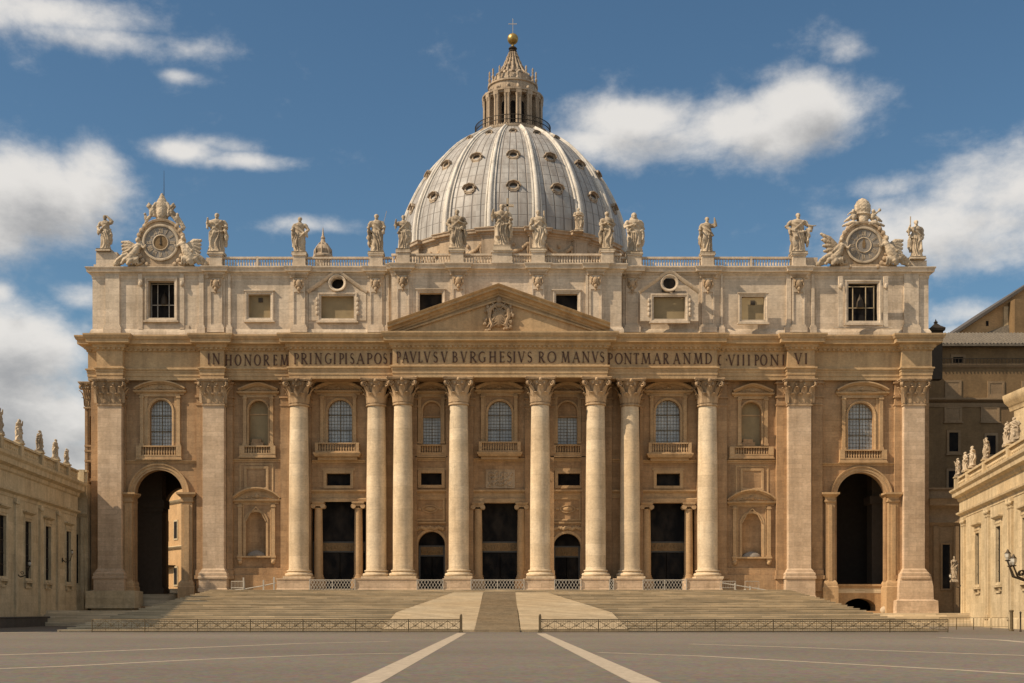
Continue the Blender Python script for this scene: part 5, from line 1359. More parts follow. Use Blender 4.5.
def clock(px, pyc, label, variant):
    Y = YS-.2; x, zc = W(px,Y), Z(pyc,Y); zb = ZP-.02; root = empty('clock', (x,Y,zb), label=label, cat='clock', group='clocks at both ends of the attic'); h = zc-zb
    r = 17.2/7.37; mb = MB(); ro = r*1.28
    poly = [(-r*1.62,0),(r*1.62,0),(r*1.62,h*.28),(r*1.45,h*.55)]
    for i in range(19):
        a = -.25+(pi+.5)*i/18; poly.append((ro*math.cos(a), h+ro*math.sin(a)))
    poly += [(-r*1.45,h*.55),(-r*1.62,h*.28)]
    mb.prism(poly, -.55, .9)
    pts = [(ro*math.cos(a), h+ro*math.sin(a)) for a in [-.2+(pi+.4)*i/30 for i in range(31)]]
    mb.sweep(pts, [(-.1,.05),(.25,.05),(.3,-.2),(.12,-.3),(-.1,-.3)], -.5)
    for s in (-1,1):
        P = [(s*(r*1.55+.5*math.sin(t*3)*0), -.62, h*.9-t*h*.8) for t in (0,.3,.6,.9)]
        for k in range(9):
            t = k/8; a = pi/2-s*(.75+t*1.75); q = ro*1.02; mb.ell((q*math.cos(a)*1.04,-.62,h+q*math.sin(a)-t*.5),(.33,.26,.36),7)
        mb.tube([(s*r*1.2,-.6,h*.45),(s*r*1.5,-.75,h*.28),(s*r*1.35,-.75,h*.08),(s*r*1.05,-.7,h*.15)], [.25,.3,.3,.15], n=8)
    mb.box(-r*1.9,r*1.9,-.7,1.0,0,.35)
    sur = mb.build('clock_surround', M['carved'], root)
    c = (0,0,h)
    def ring(r0, r1, y0, y1, name, mat, n=48):
        m = MB(); m.sweep([(r0*math.cos(-2*pi*i/n), h+r0*math.sin(-2*pi*i/n)) for i in range(n)], [(y0-.1,0),(y1,0),(y1+.05,(r1-r0)*.4),(y1,(r1-r0)),(y0-.1,(r1-r0))], 0, closed=True); return m.build(name, mat, root)
    ring(r*.93, r*1.06, .5, .78, 'dial_ring', M['statue'])
    m = MB(); m.prism([(r*.94*math.cos(2*pi*i/40), h+r*.94*math.sin(2*pi*i/40)) for i in range(40)], -.62, -.5); dial = m.build('dial', M['dial'], root)
    ring(r*.40, r*.46, .5, .70, 'inner_ring', M['statue'])
    m = MB(); m.prism([(r*.41*math.cos(2*pi*i/32), h+r*.41*math.sin(2*pi*i/32)) for i in range(32)], -.66, -.5); m.build('dial_centre', M['dial'] if variant else M['palace'], dial)
    m = MB(); num = ['XII','I','II','III','IIII','V','VI','VII','VIII','IX','X','XI'] if True else []
    for i, s in enumerate(num):
        a = pi/2-2*pi*i/12; e = Vector((math.cos(a), math.sin(a))); t = Vector((e.y,-e.x)); rc = r*.69; hh = r*.15; wd = .20
        tot = sum({'I':.7,'V':1.5,'X':1.5}[q] for q in s)*wd; u = -tot/2
        for q in s:
            w = {'I':.7,'V':1.5,'X':1.5}[q]*wd; k = .034
            def bar(u0, v0, u1, v1):
                A_ = e*(rc+v0)+t*u0; B_ = e*(rc+v1)+t*u1; d = (B_-A_).normalized(); n = Vector((-d.y,d.x))*k
                pp = [A_+n, A_-n, B_-n, B_+n]; m.add([(p.x,-.67,h+p.y) for p in pp]+[(p.x,-.6,h+p.y) for p in pp], [(0,1,2,3),(0,4,5,1),(1,5,6,2),(2,6,7,3),(3,7,4,0)])
            if q == 'I': bar(u+w/2,-hh,u+w/2,hh)
            elif q == 'V': bar(u+.03,hh,u+w/2,-hh); bar(u+w/2,-hh,u+w-.03,hh)
            else: bar(u+.03,hh,u+w-.03,-hh); bar(u+.03,-hh,u+w-.03,hh)
            u += w
    m.build('numerals', M['statue'], dial, smooth=False)
    m = MB()
    if variant: m.prism([(-.16,h-.4),(.16,h-.4),(.22,h+.2),(.05,h+r*.36),(-.05,h+r*.36),(-.22,h+.2)], -.72, -.665)
    else: m.prism([(-.06,h-.3),(.06,h-.3),(.10,h+.2),(.0,h+r*.38),(-.10,h+.2)], -.72, -.665); m.ell((0,-.7,h-.2),(.18,.05,.18),10)
    m.build('clock_hand', M['iron'] if not variant else M['palace'], dial, smooth=False)
    for s in (-1,1):
        me = angel(s > 0, (variant == 1 and s < 0)); o = bpy.data.objects.new('angel', me); col.objects.link(o); o.parent = root; o.location = (s*r*1.62, -.25, .05)
        k = 1.0; o.scale = (1.0, 1, .92 if s < 0 else .98)
    # crest
    m = MB(); z0 = h+ro
    if variant:
        m.lathe([(.55,z0-.2),(.75,z0+.4),(.95,z0+1.2),(1.12,z0+1.9),(1.1,z0+2.5),(.85,z0+3.05),(.45,z0+3.4),(.1,z0+3.55)], n=20, sy=.7)
        for q in range(3): m.lathe([(1.02-.06*q*q,z0+1.2+q*.65),(1.2-.08*q*q,z0+1.32+q*.65),(1.02-.06*q*q,z0+1.46+q*.65)], n=16, sy=.75, cap=False)
        m.ell((0,-.4,z0+.5),(.6,.4,.8),10)
        for s in (-1,1):
            m.ell((s*1.25,-.3,z0+.9),(.42,.4,.5),10); m.ell((s*1.35,-.4,z0+1.65),(.27,.28,.32),9); m.tube([(s*1.5,-.3,z0+1.1),(s*2.0,-.4,z0+.6),(s*2.6,-.3,z0+.25)],[.22,.25,.12],n=7); m.tube([(s*1.2,-.4,z0+.9),(s*1.8,-.5,z0+1.5),(s*2.2,-.4,z0+1.7 if s>0 else z0+1.1)],[.18,.15,.1],n=6)
            m.tube([(s*.6,-.5,z0-.1),(s*1.5,-.5,z0+.1),(s*2.9,-.4,z0-.35)],[.3,.35,.15],n=7)
            (m.ell((s*2.2,-.4,z0+1.85),(.22,.2,.26),7) if s > 0 else None)
    else:
        m.lathe([(.6,z0-.3),(.8,z0+.5),(.95,z0+1.4),(.9,z0+2.2),(.6,z0+2.9),(.4,z0+3.3),(.28,z0+3.6),(.1,z0+3.9)], n=18, sy=.7)
        m.ell((0,-.5,z0+1.0),(.6,.4,.9),10)
        for s in (-1,1):
            m.tube([(s*.7,-.2,z0+2.6),(s*1.15,-.3,z0+1.8),(s*.9,-.4,z0+.6)],[.2,.3,.22],n=7)
            m.ell((s*1.35,-.3,z0+1.2),(.34,.34,.6),9); m.ell((s*1.55,-.35,z0+2.1),(.26,.26,.3),9); m.tube([(s*1.4,-.3,z0+1.5),(s*1.9,-.4,z0+2.0),(s*1.65,-.4,z0+2.5)],[.17,.15,.09],n=6)
            m.tube([(s*1.4,-.3,z0+.8),(s*1.9,-.35,z0+.2),(s*2.3,-.3,z0-.5)],[.22,.22,.12],n=7); m.ell((s*2.1,-.3,z0+.4),(.26,.26,.4),8); m.ell((s*2.2,-.3,z0+.95),(.2,.2,.24),8)
        m.tube([(1.4,-.2,z0+1.6),(2.2,-.2,z0+.4),(3.0,-.2,z0-1.2)],[.16,.2,.22],n=7); m.tube([(1.9,-.15,z0+1.2),(2.5,-.2,z0+.3),(3.2,-.2,z0-.9)],[.1,.16,.16],n=7)
    me = sculpt(m, .08, .055, 9+variant, folds=False); me.materials.append(M['statue']); me.name = 'crest'; o = bpy.data.objects.new('crest', me); col.objects.link(o); o.parent = root
    if variant == 0:
        m = MB(); m.tube([(.25,.1,z0+3.4),(.25,.1,z0+7.0)], [.05,.02], n=5); m.build('lightning_rod', M['iron'], root)
clock(162,244,'round stone clock with angels and a jagged crest at the left end of the attic',0)
clock(862.5,246.5,'round stone clock with angels and a domed crown at the right end of the attic',1)
# ------------------------------------------------------------ the long wings either side of the square
def wing(name, P0, d, L, dims, wins, pils, stats, label, win_w, nstat, pdw=.95, double=False):
    """P0 the wall's start on the ground (left end seen from the square), d its unit direction"""
    rz = math.atan2(d[1], d[0]); root = empty(name, (P0[0],P0[1],0), rz, label=label, cat='building')
    zw0, zw1, zcap0, zent, zcor, zbal = dims
    def u_of(px): k = (px-CX)/FPX; return (k*P0[1]-P0[0])/(d[0]-k*d[1])
    wu = [u_of(p) for p in wins]; pu = [u_of(p) for p in pils]; su = [u_of(p) for p in stats]
    sp = abs(wu[1]-wu[0]); return root, wu, pu, su, u_of
def build_wing(name, P0, d, L, dims, wu, pu, su_ped, label, hw, double, plinth=.9):
    rz = math.atan2(d[1], d[0]); root = empty(name, (P0[0],P0[1],0), rz, label=label, cat='building')
    zw0, zw1, zc0, ze, zk, zb = dims
    mb = MB(); mb.holed(rect(0,L,0,ze+.1), [rect(u-hw,u+hw,zw0,zw1) for u in wu], 0, .8)
    mb.box(0,.4,.003,14,0,ze); mb.box(L-.4,L,.003,14,0,ze); mb.box(.41,L-.41,.85,14,0,ze)
    mb.box(.01,L-.01,.05,14,ze+.11,zk+.2)
    mb.build('wall', M['wing'], root, smooth=False)
    mb = MB(); mb.molding([(0,14),(0,0),(L,0),(L,14)], [(-.1,plinth+.2),(.1,plinth+.2),(.22,plinth),(.22,0),(-.1,0)]); mb.build('plinth', M['wingtrim'], root)
    q = zk-ze
    path = [(0,14),(0,0)]
    path += [(L,0),(L,14)]
    mb = MB(); mb.molding(path, [(-.1,ze-.55),(.06,ze-.55),(.08,ze-.2),(.2,ze-.1),(.45,ze+.02),(.5,ze+.22),(.12,ze+.3),(.12,ze+q*.52),(.3,ze+q*.56),(.36,ze+q*.66),(.85,ze+q*.72),(.9,ze+q*.86),(1.15,ze+q*.93),(1.2,zk),(-.1,zk+.12)])
    mb.build('entablature', M['wingtrim'], root, ang=20)
    for u in pu:
        mb = MB(); offs = (-.62,.62) if double else (0,)
        for o_ in offs:
            a = u+o_; w = .36 if double else .42
            mb.box(a-w,a+w,-.24,.02,plinth+.2,ze-.56); mb.box(a-w-.08,a+w+.08,-.34,.02,plinth,plinth+.55)
            mb.box(a-w-.05,a+w+.05,-.31,.02,zc0-.1,zc0+.05); mb.box(a-w-.12,a+w+.12,-.40,.02,ze-.95,ze-.57)
            for s in (-1,1): mb.ell((a+s*(w+.02),-.30,ze-1.05),(.17,.16,.2),7)
            mb.ell((a,-.32,(zc0+ze-.6)/2),(.22,.16,.28),7)
        mb.build('pilaster', M['wingtrim'], root, smooth=False)
    for u in wu:
        mb = MB(); mb.sweep([(u+hw,zw0),(u+hw,zw1),(u-hw,zw1),(u-hw,zw0)], [(-.03,0),(.1,0),(.14,-.2),(.2,-.3),(-.03,-.34)], 0, closed=True)
        mb.box(u-hw-.25,u+hw+.25,-.12,.02,zw1+.34,zw1+.75); mb.molding([(u-hw-.3,.02),(u-hw-.3,-.1),(u+hw+.3,-.1),(u+hw+.3,.02)], [(-.1,zw1+.75),(.1,zw1+.78),(.4,zw1+.98),(.42,zw1+1.12),(-.1,zw1+1.2)])
        mb.box(u-hw-.35,u+hw+.35,-.35,.02,zw0-.55,zw0-.34)
        for s in (-1,1): mb.box(u+s*hw-.15,u+s*hw+.15,-.25,.02,zw0-1.0,zw0-.56)
        mb.box(u-hw+.1,u+hw-.1,-.14,.02,zw0-1.15,zw0-.95)
        w = mb.build('window', M['wingtrim'], root, smooth=False)
        mb = MB(); mb.box(u-hw,u+hw,.22,.27,zw0,zw1); mb.build('pane', M['darkglass'], w, smooth=False)
        mb = MB(); bars(mb,u-hw,u+hw,zw0,zw1,.20,2,5,.06); mb.build('glazing_bars', M['iron'], w, smooth=False)
    # balustrade with solid carved panels between pedestals
    mb = MB(); mb.box(.2,L-.2,-.32,.22,zk+.12,zk+.42); mb.box(.2,L-.2,-.40,.30,zb-.24,zb)
    mb.box(.2,L-.2,-.16,.1,zk+.42,zb-.24)
    for a, b in zip([0]+su_ped, su_ped+[L]):
        if b-a > 2.2:
            for (p,r_) in ((a+.75, b-.75),): mb.sweep([(r_,zk+.55),(r_,zb-.38),(p,zb-.38),(p,zk+.55)], [(-.03,0),(.05,0),(.06,-.06),(-.03,-.08)], -.16, closed=True)
            n = int((b-a-1.6)/.8)
            for i in range(n): mb.ell((a+.9+(b-a-1.8)*(i+.5)/max(n,1),-.18,(zk+zb)/2+.1),(.26,.1,.17),6)
    mb.build('balustrade', M['wingtrim'], root, smooth=False)
    for u in su_ped:
        mb = MB(); mb.box(u-.48,u+.48,-.48,.4,zk+.1,zb+.1); mb.box(u-.58,u+.58,-.58,.5,zb+.1,zb+.25); mb.build('pedestal', M['wingtrim'], root, smooth=False)
    return root
def dark_kerb(root, L):
    mb = MB(); mb.molding([(0,6),(0,-.7),(L,-.7),(L,6)], [(-.1,1.18),(.05,1.18),(.08,1.05),(.0,1.0),(.0,0),(-.1,0)]); mb.box(.05,L-.05,-.65,0,0,1.17); mb.build('base_kerb', M['kerbshadow'], root, smooth=False)
def local_to_world(P0, d, u, v):     # v outward
    n = (d[1], -d[0]); return (P0[0]+d[0]*u+n[0]*v, P0[1]+d[1]*u+n[1]*v)
def uof(px, P0, d): k = (px-CX)/FPX; return (k*P0[1]-P0[0])/(d[0]-k*d[1])
# left wing: runs away from the camera
dl = Vector((-3.0,35.0)).normalized(); Pl = Vector((-57.3,168.5))-dl*66
wl = [uof(p,Pl,dl) for p in (68,47.5,27.5,2)]; step = wl[1]-wl[2]
wl += [wl[-1]-step*k for k in range(1,5) if wl[-1]-step*k > 1.2]
pulf = [uof(p,Pl,dl) for p in (57,39.5,15)]; pulf += [pulf[-1]-step*k for k in range(1,6) if pulf[-1]-step*k > 1]
sul = sorted([uof(p,Pl,dl) for p in (66,55,39,18.5,-2)]+[uof(-2,Pl,dl)-step*1.2*k for k in range(1,4)])
lw = build_wing('left_wing', Pl, dl, 66, (5.6,12.2,13.6,15.0,18.95,20.6), wl, pulf, sul, 'long shaded stone wing with tall narrow windows at the left edge', 1.2, False)
lw.name = 'colonnade_wing'; dark_kerb(lw, 66)
# right wing: runs towards the camera
dr = Vector((-8.5,-46.0)).normalized(); Pr = Vector((59.4,170.0))+dr*11.8
LR = 66
wr = [uof(p,Pr,dr) for p in (978,999)]; st = wr[1]-wr[0]; wr += [uof(1026,Pr,dr)]; wr += [wr[-1]+9*k for k in (1,2)]
pr_ = [uof(p,Pr,dr) for p in (964.5,988.5,1011.5)]; pr_ += [pr_[-1]+10*k for k in (1,2)]
sur = [uof(p,Pr,dr) for p in (958.5,970,987,1011.5)]; sur += [sur[-1]+9, sur[-1]+18]
build_wing('colonnade_wing', Pr, dr, LR, (4.9,10.9,12.4,13.9,17.0,18.6), wr, pr_, sur, 'long sunlit stone wing with tall narrow windows at the right edge', 1.3, True)
# statues on the wings
def wing_statue(P0, d, px, pyb, ht, label, key, group, turn=0, **k):
    u = uof(px,P0,d); x, y = local_to_world(P0,d,u,.05); z = pyb
    rz = math.atan2(d[1],d[0])+turn
    Yv = y; root = empty('statue', (x,y,z), rz, label=label, cat='statue', group=group)
    me = fig_mesh(key, **k); b = .25; ht *= .82; s = (ht-b)/.99
    o = bpy.data.objects.new('figure', me); col.objects.link(o); o.parent = root; o.location.z = b-.01; o.scale = (s*1.6,s*1.3,s)
    mb = MB(); w = .19*s; mb.cbox(-w,w,-w,w,0,b,.03); mb.build('base', M['statue'], root)
GL, GR = 'statues on the balustrade of the left wing', 'statues on the balustrade of the right wing'
zl, zr = 20.85, 18.85
wing_statue(Pl,dl,-2,zl,3.5,'stone statue cut by the left edge of the photo, on the left wing','w1',GL,seed=21,larm='hold',rarm='up',wide=1.2)
wing_statue(Pl,dl,18.5,zl,3.3,'left wing statue nearest the camera with raised hands','w2',GL,seed=22,larm='up',rarm='up',wide=1.25)
wing_statue(Pl,dl,39,zl,3.2,'compact stone statue in the middle of the left wing balustrade','w3',GL,seed=23,larm='bless',rarm='hip',wide=1.2)
wing_statue(Pl,dl,55,zl,3.1,'stone statue with spread elbows, second from the basilica on the left wing','w4',GL,seed=24,larm='hip',rarm='hip',wide=1.15)
wing_statue(Pl,dl,66,zl,2.5,'small stone statue nearest the basilica on the left wing','w1',GL,seed=21)
wing_statue(Pr,dr,958.5,zr,2.9,'shaded stone statue nearest the basilica on the right wing','w3',GR,seed=23)
wing_statue(Pr,dr,966,zr,3.05,'stone statue standing close left of its twin on the right wing','w4',GR,seed=24)
wing_statue(Pr,dr,973,zr,3.2,'stone statue standing close right of its twin on the right wing','w1',GR,seed=21)
wing_statue(Pr,dr,987,zr,3.0,'sunlit stone statue standing alone in the middle of the right wing','w2',GR,seed=25)
wing_statue(Pr,dr,1007.5,zr,3.05,'left one of the two large sunlit statues at the right edge','w4',GR,seed=24)
wing_statue(Pr,dr,1015,zr,3.1,'right one of the two large sunlit statues at the right edge','w3',GR,turn=.4,seed=23)

# link between the left wing and the basilica
root = empty('link_building', (0,0,0), label='narrow shaded wall joining the left wing to the basilica front', cat='building')
YL = 170.6; XL = -56.5
mb = MB(); mb.box(-66,XL,YL,190,0,19.1); mb.build('wall', M['wing'], root, smooth=False)
mb = MB(); mb.molding([(-66,YL),(XL,YL)], [(-.1,14.5),(.1,14.5),(.35,15),(.12,15.3),(.12,17),(.35,17.3),(.8,17.8),(.85,18.5),(1.1,19.1),(-.1,19.2)]); mb.build('cornice', M['wingtrim'], root)
mb = MB(); mb.box(-66,XL,YL-.25,YL+.25,19.2,19.5); mb.box(-66,XL,YL-.35,YL+.35,20.65,20.9); mb.box(-66,XL,YL-.1,YL+.1,19.5,20.65); mb.box(XL-1.2,XL-.4,YL-.4,YL+.4,19.2,20.95); mb.build('balustrade', M['wingtrim'], root, smooth=False)
mb = MB(); mb.box(-59.2,-57.8,YL-.05,YL+.1,5.6,12.2); mb.build('window', M['darkglass'], root, smooth=False)
for x_ in (-60.2,-57.4): mb = MB(); mb.box(x_,x_+.5,YL-.25,YL+.02,1,14.5); mb.build('pilaster', M['wingtrim'], root, smooth=False)

root = empty('link_building', (0,0,0), label='dark shaded wall joining the right wing to the basilica front', cat='building')
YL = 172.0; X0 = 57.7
mb = MB(); mb.box(X0,72,YL,186,0,17.2); mb.build('wall', M['palacetrim'], root, smooth=False)  # darker plaster than the wing's stone; the corner's shade is put into its colour
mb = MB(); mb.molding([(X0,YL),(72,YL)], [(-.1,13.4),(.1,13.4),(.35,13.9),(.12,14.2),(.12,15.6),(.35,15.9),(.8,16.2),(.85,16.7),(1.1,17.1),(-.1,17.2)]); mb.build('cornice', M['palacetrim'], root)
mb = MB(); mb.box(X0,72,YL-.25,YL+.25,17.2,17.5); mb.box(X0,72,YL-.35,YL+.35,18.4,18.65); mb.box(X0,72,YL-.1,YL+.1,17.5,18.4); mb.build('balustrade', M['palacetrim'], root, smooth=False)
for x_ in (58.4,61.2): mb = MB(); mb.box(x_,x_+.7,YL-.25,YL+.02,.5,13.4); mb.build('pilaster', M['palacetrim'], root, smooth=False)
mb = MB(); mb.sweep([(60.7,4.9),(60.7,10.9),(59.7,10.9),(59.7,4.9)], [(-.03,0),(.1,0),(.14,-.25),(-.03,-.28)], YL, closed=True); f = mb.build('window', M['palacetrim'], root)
mb = MB(); mb.box(59.7,60.7,YL-.06,YL+.05,4.9,10.9); mb.build('pane', M['darkglass'], f, smooth=False)

# ------------------------------------------------------------ buildings behind
def box_windows(root, cells, Y, frame_mat, wd, ht):
    for px, py, w, h, dark in cells:
        x, z = W(px,Y), Z(py,Y); w2, h2 = w/2*Y/FPX, h/2*Y/FPX
        mb = MB(); mb.sweep([(x+w2,z-h2),(x+w2,z+h2),(x-w2,z+h2),(x-w2,z-h2)], [(-.03,.0),(.1,.0),(.12,-.35),(-.03,-.38)], Y, closed=True); mb.box(x-w2-.5,x+w2+.5,Y-.25,Y+.02,z-h2-.55,z-h2-.36)
        f = mb.build('window', M[frame_mat], root, smooth=False)
        mb = MB(); mb.box(x-w2,x+w2,Y-.05,Y+.03,z-h2,z+h2); mb.build('pane' if dark else 'shutter', M['darkglass'] if dark else M['palacetrim'], f, smooth=False)
Yp = 194
pal = empty('palace', (0,0,0), label='dark brown palace in shadow with a tiled eave behind the right wing', cat='building')
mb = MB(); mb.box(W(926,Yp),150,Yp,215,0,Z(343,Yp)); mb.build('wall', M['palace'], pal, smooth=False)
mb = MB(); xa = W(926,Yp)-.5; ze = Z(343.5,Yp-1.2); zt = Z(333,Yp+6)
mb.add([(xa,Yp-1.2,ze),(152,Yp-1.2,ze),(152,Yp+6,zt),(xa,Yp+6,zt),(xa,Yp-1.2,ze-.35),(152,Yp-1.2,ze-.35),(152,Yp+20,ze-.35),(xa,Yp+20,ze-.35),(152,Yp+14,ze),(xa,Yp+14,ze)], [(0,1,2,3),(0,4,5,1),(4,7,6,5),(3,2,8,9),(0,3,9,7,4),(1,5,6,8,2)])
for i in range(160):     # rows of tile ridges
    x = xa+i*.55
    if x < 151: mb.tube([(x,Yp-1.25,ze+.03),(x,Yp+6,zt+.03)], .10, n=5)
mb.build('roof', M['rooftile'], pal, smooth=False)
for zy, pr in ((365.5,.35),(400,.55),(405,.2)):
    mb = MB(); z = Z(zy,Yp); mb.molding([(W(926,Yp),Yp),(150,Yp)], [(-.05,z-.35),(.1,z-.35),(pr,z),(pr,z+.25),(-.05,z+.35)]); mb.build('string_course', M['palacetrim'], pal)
box_windows(pal, [(958,360,10,6,True),(953,389,12,13,False),(996,389,12,11,False),(953,414,13,11,False),(990,414,14,11,False),(953.5,442,9,19,True),(991,445,9,19,True),(953,480,9,18,True),(1030,389,12,11,False),(1035,414,14,11,False)], Yp, 'palacetrim', 0, 0)
mb = MB(); z = Z(366,Yp)
for i in range(60): mb.box(W(936,Yp)+i*.55-.04,W(936,Yp)+i*.55+.04,Yp-.6,Yp-.52,z+.35,z+1.0)
mb.box(W(936,Yp)-.1,W(936,Yp)+33,Yp-.62,Yp-.5,z+1.0,z+1.1); mb.build('terrace_railing', M['iron'], pal, smooth=False)
mb = MB(); x0, x1 = W(931.5,185), W(945.5,185); xc = (x0+x1)/2; hw_ = (x1-x0)/2
def sq(prof): mb.lathe([(r*1.4142,z) for r,z in prof], xc, 186.2, n=4, a0=pi/4, a1=pi/4+2*pi)
sq([(hw_*.72,36),(hw_*.72,Z(334,185)),(hw_*.8,Z(333.5,185)),(hw_*.8,Z(331,185)),(hw_,Z(330,185)),(hw_*1.08,Z(327.5,185)),(hw_*1.0,Z(326.8,185)),(hw_*.55,Z(324.6,185)),(hw_*.28,Z(322.6,185)),(hw_*.16,Z(321.6,185)),(hw_*.26,Z(320.6,185)),(hw_*.1,Z(319.3,185)),(.01,Z(317,185))])
tag(mb.build('chimney', M['iron'], smooth=False), 'dark square chimney with a pointed cap, right beside the basilica cornice', 'chimney')
# gabled chapel
Yc = 226; ch = empty('chapel', (0,0,0), label='ochre gabled building with a low sloping roof behind the palace at the right edge', cat='building')
P = [(W(952,Yc),0),(W(1172,Yc),0),(W(1172,Yc),Z(334,Yc)),(W(1062,Yc),Z(264,Yc)),(W(957,Yc),Z(334,Yc))]
mb = MB(); mb.prism(P, Yc, Yc+40); mb.build('wall', M['farwall'], ch, smooth=False)
mb = MB(); mb.sweep([(W(950,Yc),Z(338,Yc)),(W(1062,Yc),Z(264,Yc)),(W(1176,Yc),Z(338,Yc))], [(-41,0),(1.3,0),(1.3,.5),(-41,.5)], Yc); mb.build('roof', M['roof'], ch, smooth=False)
mb = MB(); mb.box(W(1003,Yc),W(1007.5,Yc),Yc-.4,Yc,30,Z(307,Yc)); mb.build('wall_pilaster', M['wing'], ch, smooth=False)
mb = MB(); mb.box(W(1008,Yc),W(1130,Yc),Yc-3,Yc,30,Z(303,Yc)); mb.build('side_block', M['palace'], ch, smooth=False)
mb = MB(); mb.add([(W(985,Yc-5),Yc-5,Z(334,Yc-5)),(160,Yc-5,Z(334,Yc-5)),(160,Yc-.4,Z(325,Yc-.4)),(W(1006,Yc),Yc-.4,Z(325,Yc-.4)),(W(985,Yc),Yc-.4,Z(333,Yc-.4))],[(0,1,2,3,4)]); mb.box(W(985,Yc-5),160,Yc-5,Yc-.41,30,Z(334.2,Yc-5)); mb.build('lean_to_roof', M['rooftile'], ch, smooth=False)
mb = MB(); mb.box(W(986,Yc),W(988.5,Yc),Yc-.06,Yc+.1,Z(326,Yc),Z(321,Yc)); mb.build('window', M['darkglass'], ch, smooth=False)
# tall sunlit block behind the right wing
up = empty('corner_house', (0,0,0), label='tall plain ochre block with curved cornice rising behind the right wing', cat='building')
mb = MB(); mb.box(W(1014,152),95,118,152,0,27.3); mb.build('wall', M['wing'], up, smooth=False)
mb = MB(); x0 = W(1014,152); mb.molding([(x0,153),(x0,118),(95,118)][::1], [(-.1,26.0),(.1,26.0),(.3,26.6),(.8,27.0),(1.0,27.6),(1.0,27.9),(-3,29.2)]); mb.build('cornice', M['wingtrim'], up)
# sunlit house seen through the left arch
fh = empty('town_house', (0,0,0), label='sunlit ochre house seen through the left arch of the basilica', cat='building')
a, b = Vector((-47,206)), Vector((-72,240)); dd = (b-a).normalized(); ln = (b-a).length
fh.location = (b.x,b.y,0); fh.rotation_euler.z = math.atan2(-dd.y,-dd.x)
mb = MB(); mb.box(0,ln,0,14,0,34); mb.build('wall', M['farwall'], fh, smooth=False)
mb = MB(); mb.molding([(0,0),(ln,0)], [(-.05,20.6),(.3,20.8),(.5,21.2),(-.05,21.3)]); mb.molding([(0,0),(ln,0)], [(-.05,12.6),(.3,12.8),(.5,13.1),(-.05,13.3)]); mb.build('string_course', M['wing'], fh)
for i in range(9):
    for zz in (6.5,14.6,23.5):
        x = 2.5+i*4.4; mb = MB(); mb.box(x-.95,x+.95,-.12,.05,zz-.3,zz+3.2); f = mb.build('window', M['wing'], fh, smooth=False); mb = MB(); mb.box(x-.65,x+.65,-.16,-.13,zz,zz+2.9); mb.build('pane', M['darkglass'], f, smooth=False)
mb = MB(); mb.box(12,24,-1.2,0,9.6,9.9)
for i in range(40): mb.box(12+.3*i,12.05+.3*i,-1.2,-1.15,9.9,10.9)
mb.box(12,24,-1.22,-1.14,10.9,11.0); mb.build('balcony', M['iron'], fh, smooth=False)

# ------------------------------------------------------------ railings, barriers, lamps
def ornate_fence(x0, x1, Y, label, end):
    root = empty('iron_fence', ((x0+x1)/2,Y,0), label=label, cat='fence', group='low bronze railings at the foot of the stair'); cx = (x0+x1)/2
    zt, zb = 1.10, .12; n = max(2, round((x1-x0)/4.6)); s = (x1-x0)/n
    for i in range(n+1):
        x = x0+s*i-cx; big = (i == (n if end == 'r' else 0)); mb = MB(); w = .11 if big else .035
        mb.cbox(x-w,x+w,-w,w,0,1.38 if big else zt+.03,.01)
        if big: mb.ell((x,0,1.44),(.1,.1,.1),8); mb.box(x-.17,x+.17,-.17,.17,0,.15)
        mb.build('post', M['fence'], root, smooth=False)
    for i in range(n):
        a, b = x0+s*i-cx+.04, x0+s*(i+1)-cx-.04; mb = MB()
        for z, r in ((zt-.03,.05),(zt-.16,.03),(zb,.045),(zb+.14,.028)): mb.tube([(a,0,z),(b,0,z)], r, n=5, cap=False)
        m = 4; q = (b-a)/m
        for j in range(m):
            xa = a+q*j; mb.tube([(xa,0,zb),(xa,0,zt-.03)], .03, n=4)
            up = (j+i)%2 == 0
            mb.tube([(xa,0,zb+.14 if up else zt-.16),(xa+q,0,zt-.16 if up else zb+.14)], .03, n=4); mb.tube([(xa,0,zt-.16 if up else zb+.14),(xa+q,0,zb+.14 if up else zt-.16)], .022, n=4)
            pts = [(xa+q*.5+.2*q*math.cos(t*.55)*(1-t/16),0,(zt+zb)/2+.24*math.sin(t*.55)*(1-t/16)) for t in range(13)]; mb.tube(pts, .028, n=4)
            for k in range(1,8): mb.tube([(xa+q*k/8,0,zb),(xa+q*k/8,0,zt-.03)], .014, n=3)
        mb.build('panel', M['fence'], root, smooth=False)
ornate_fence(W(92,105), W(461,105), 105, 'low ornate bronze railing left of the central stair opening', 'r')
ornate_fence(W(540,105), W(948,105), 105, 'low ornate bronze railing right of the central stair opening', 'l')
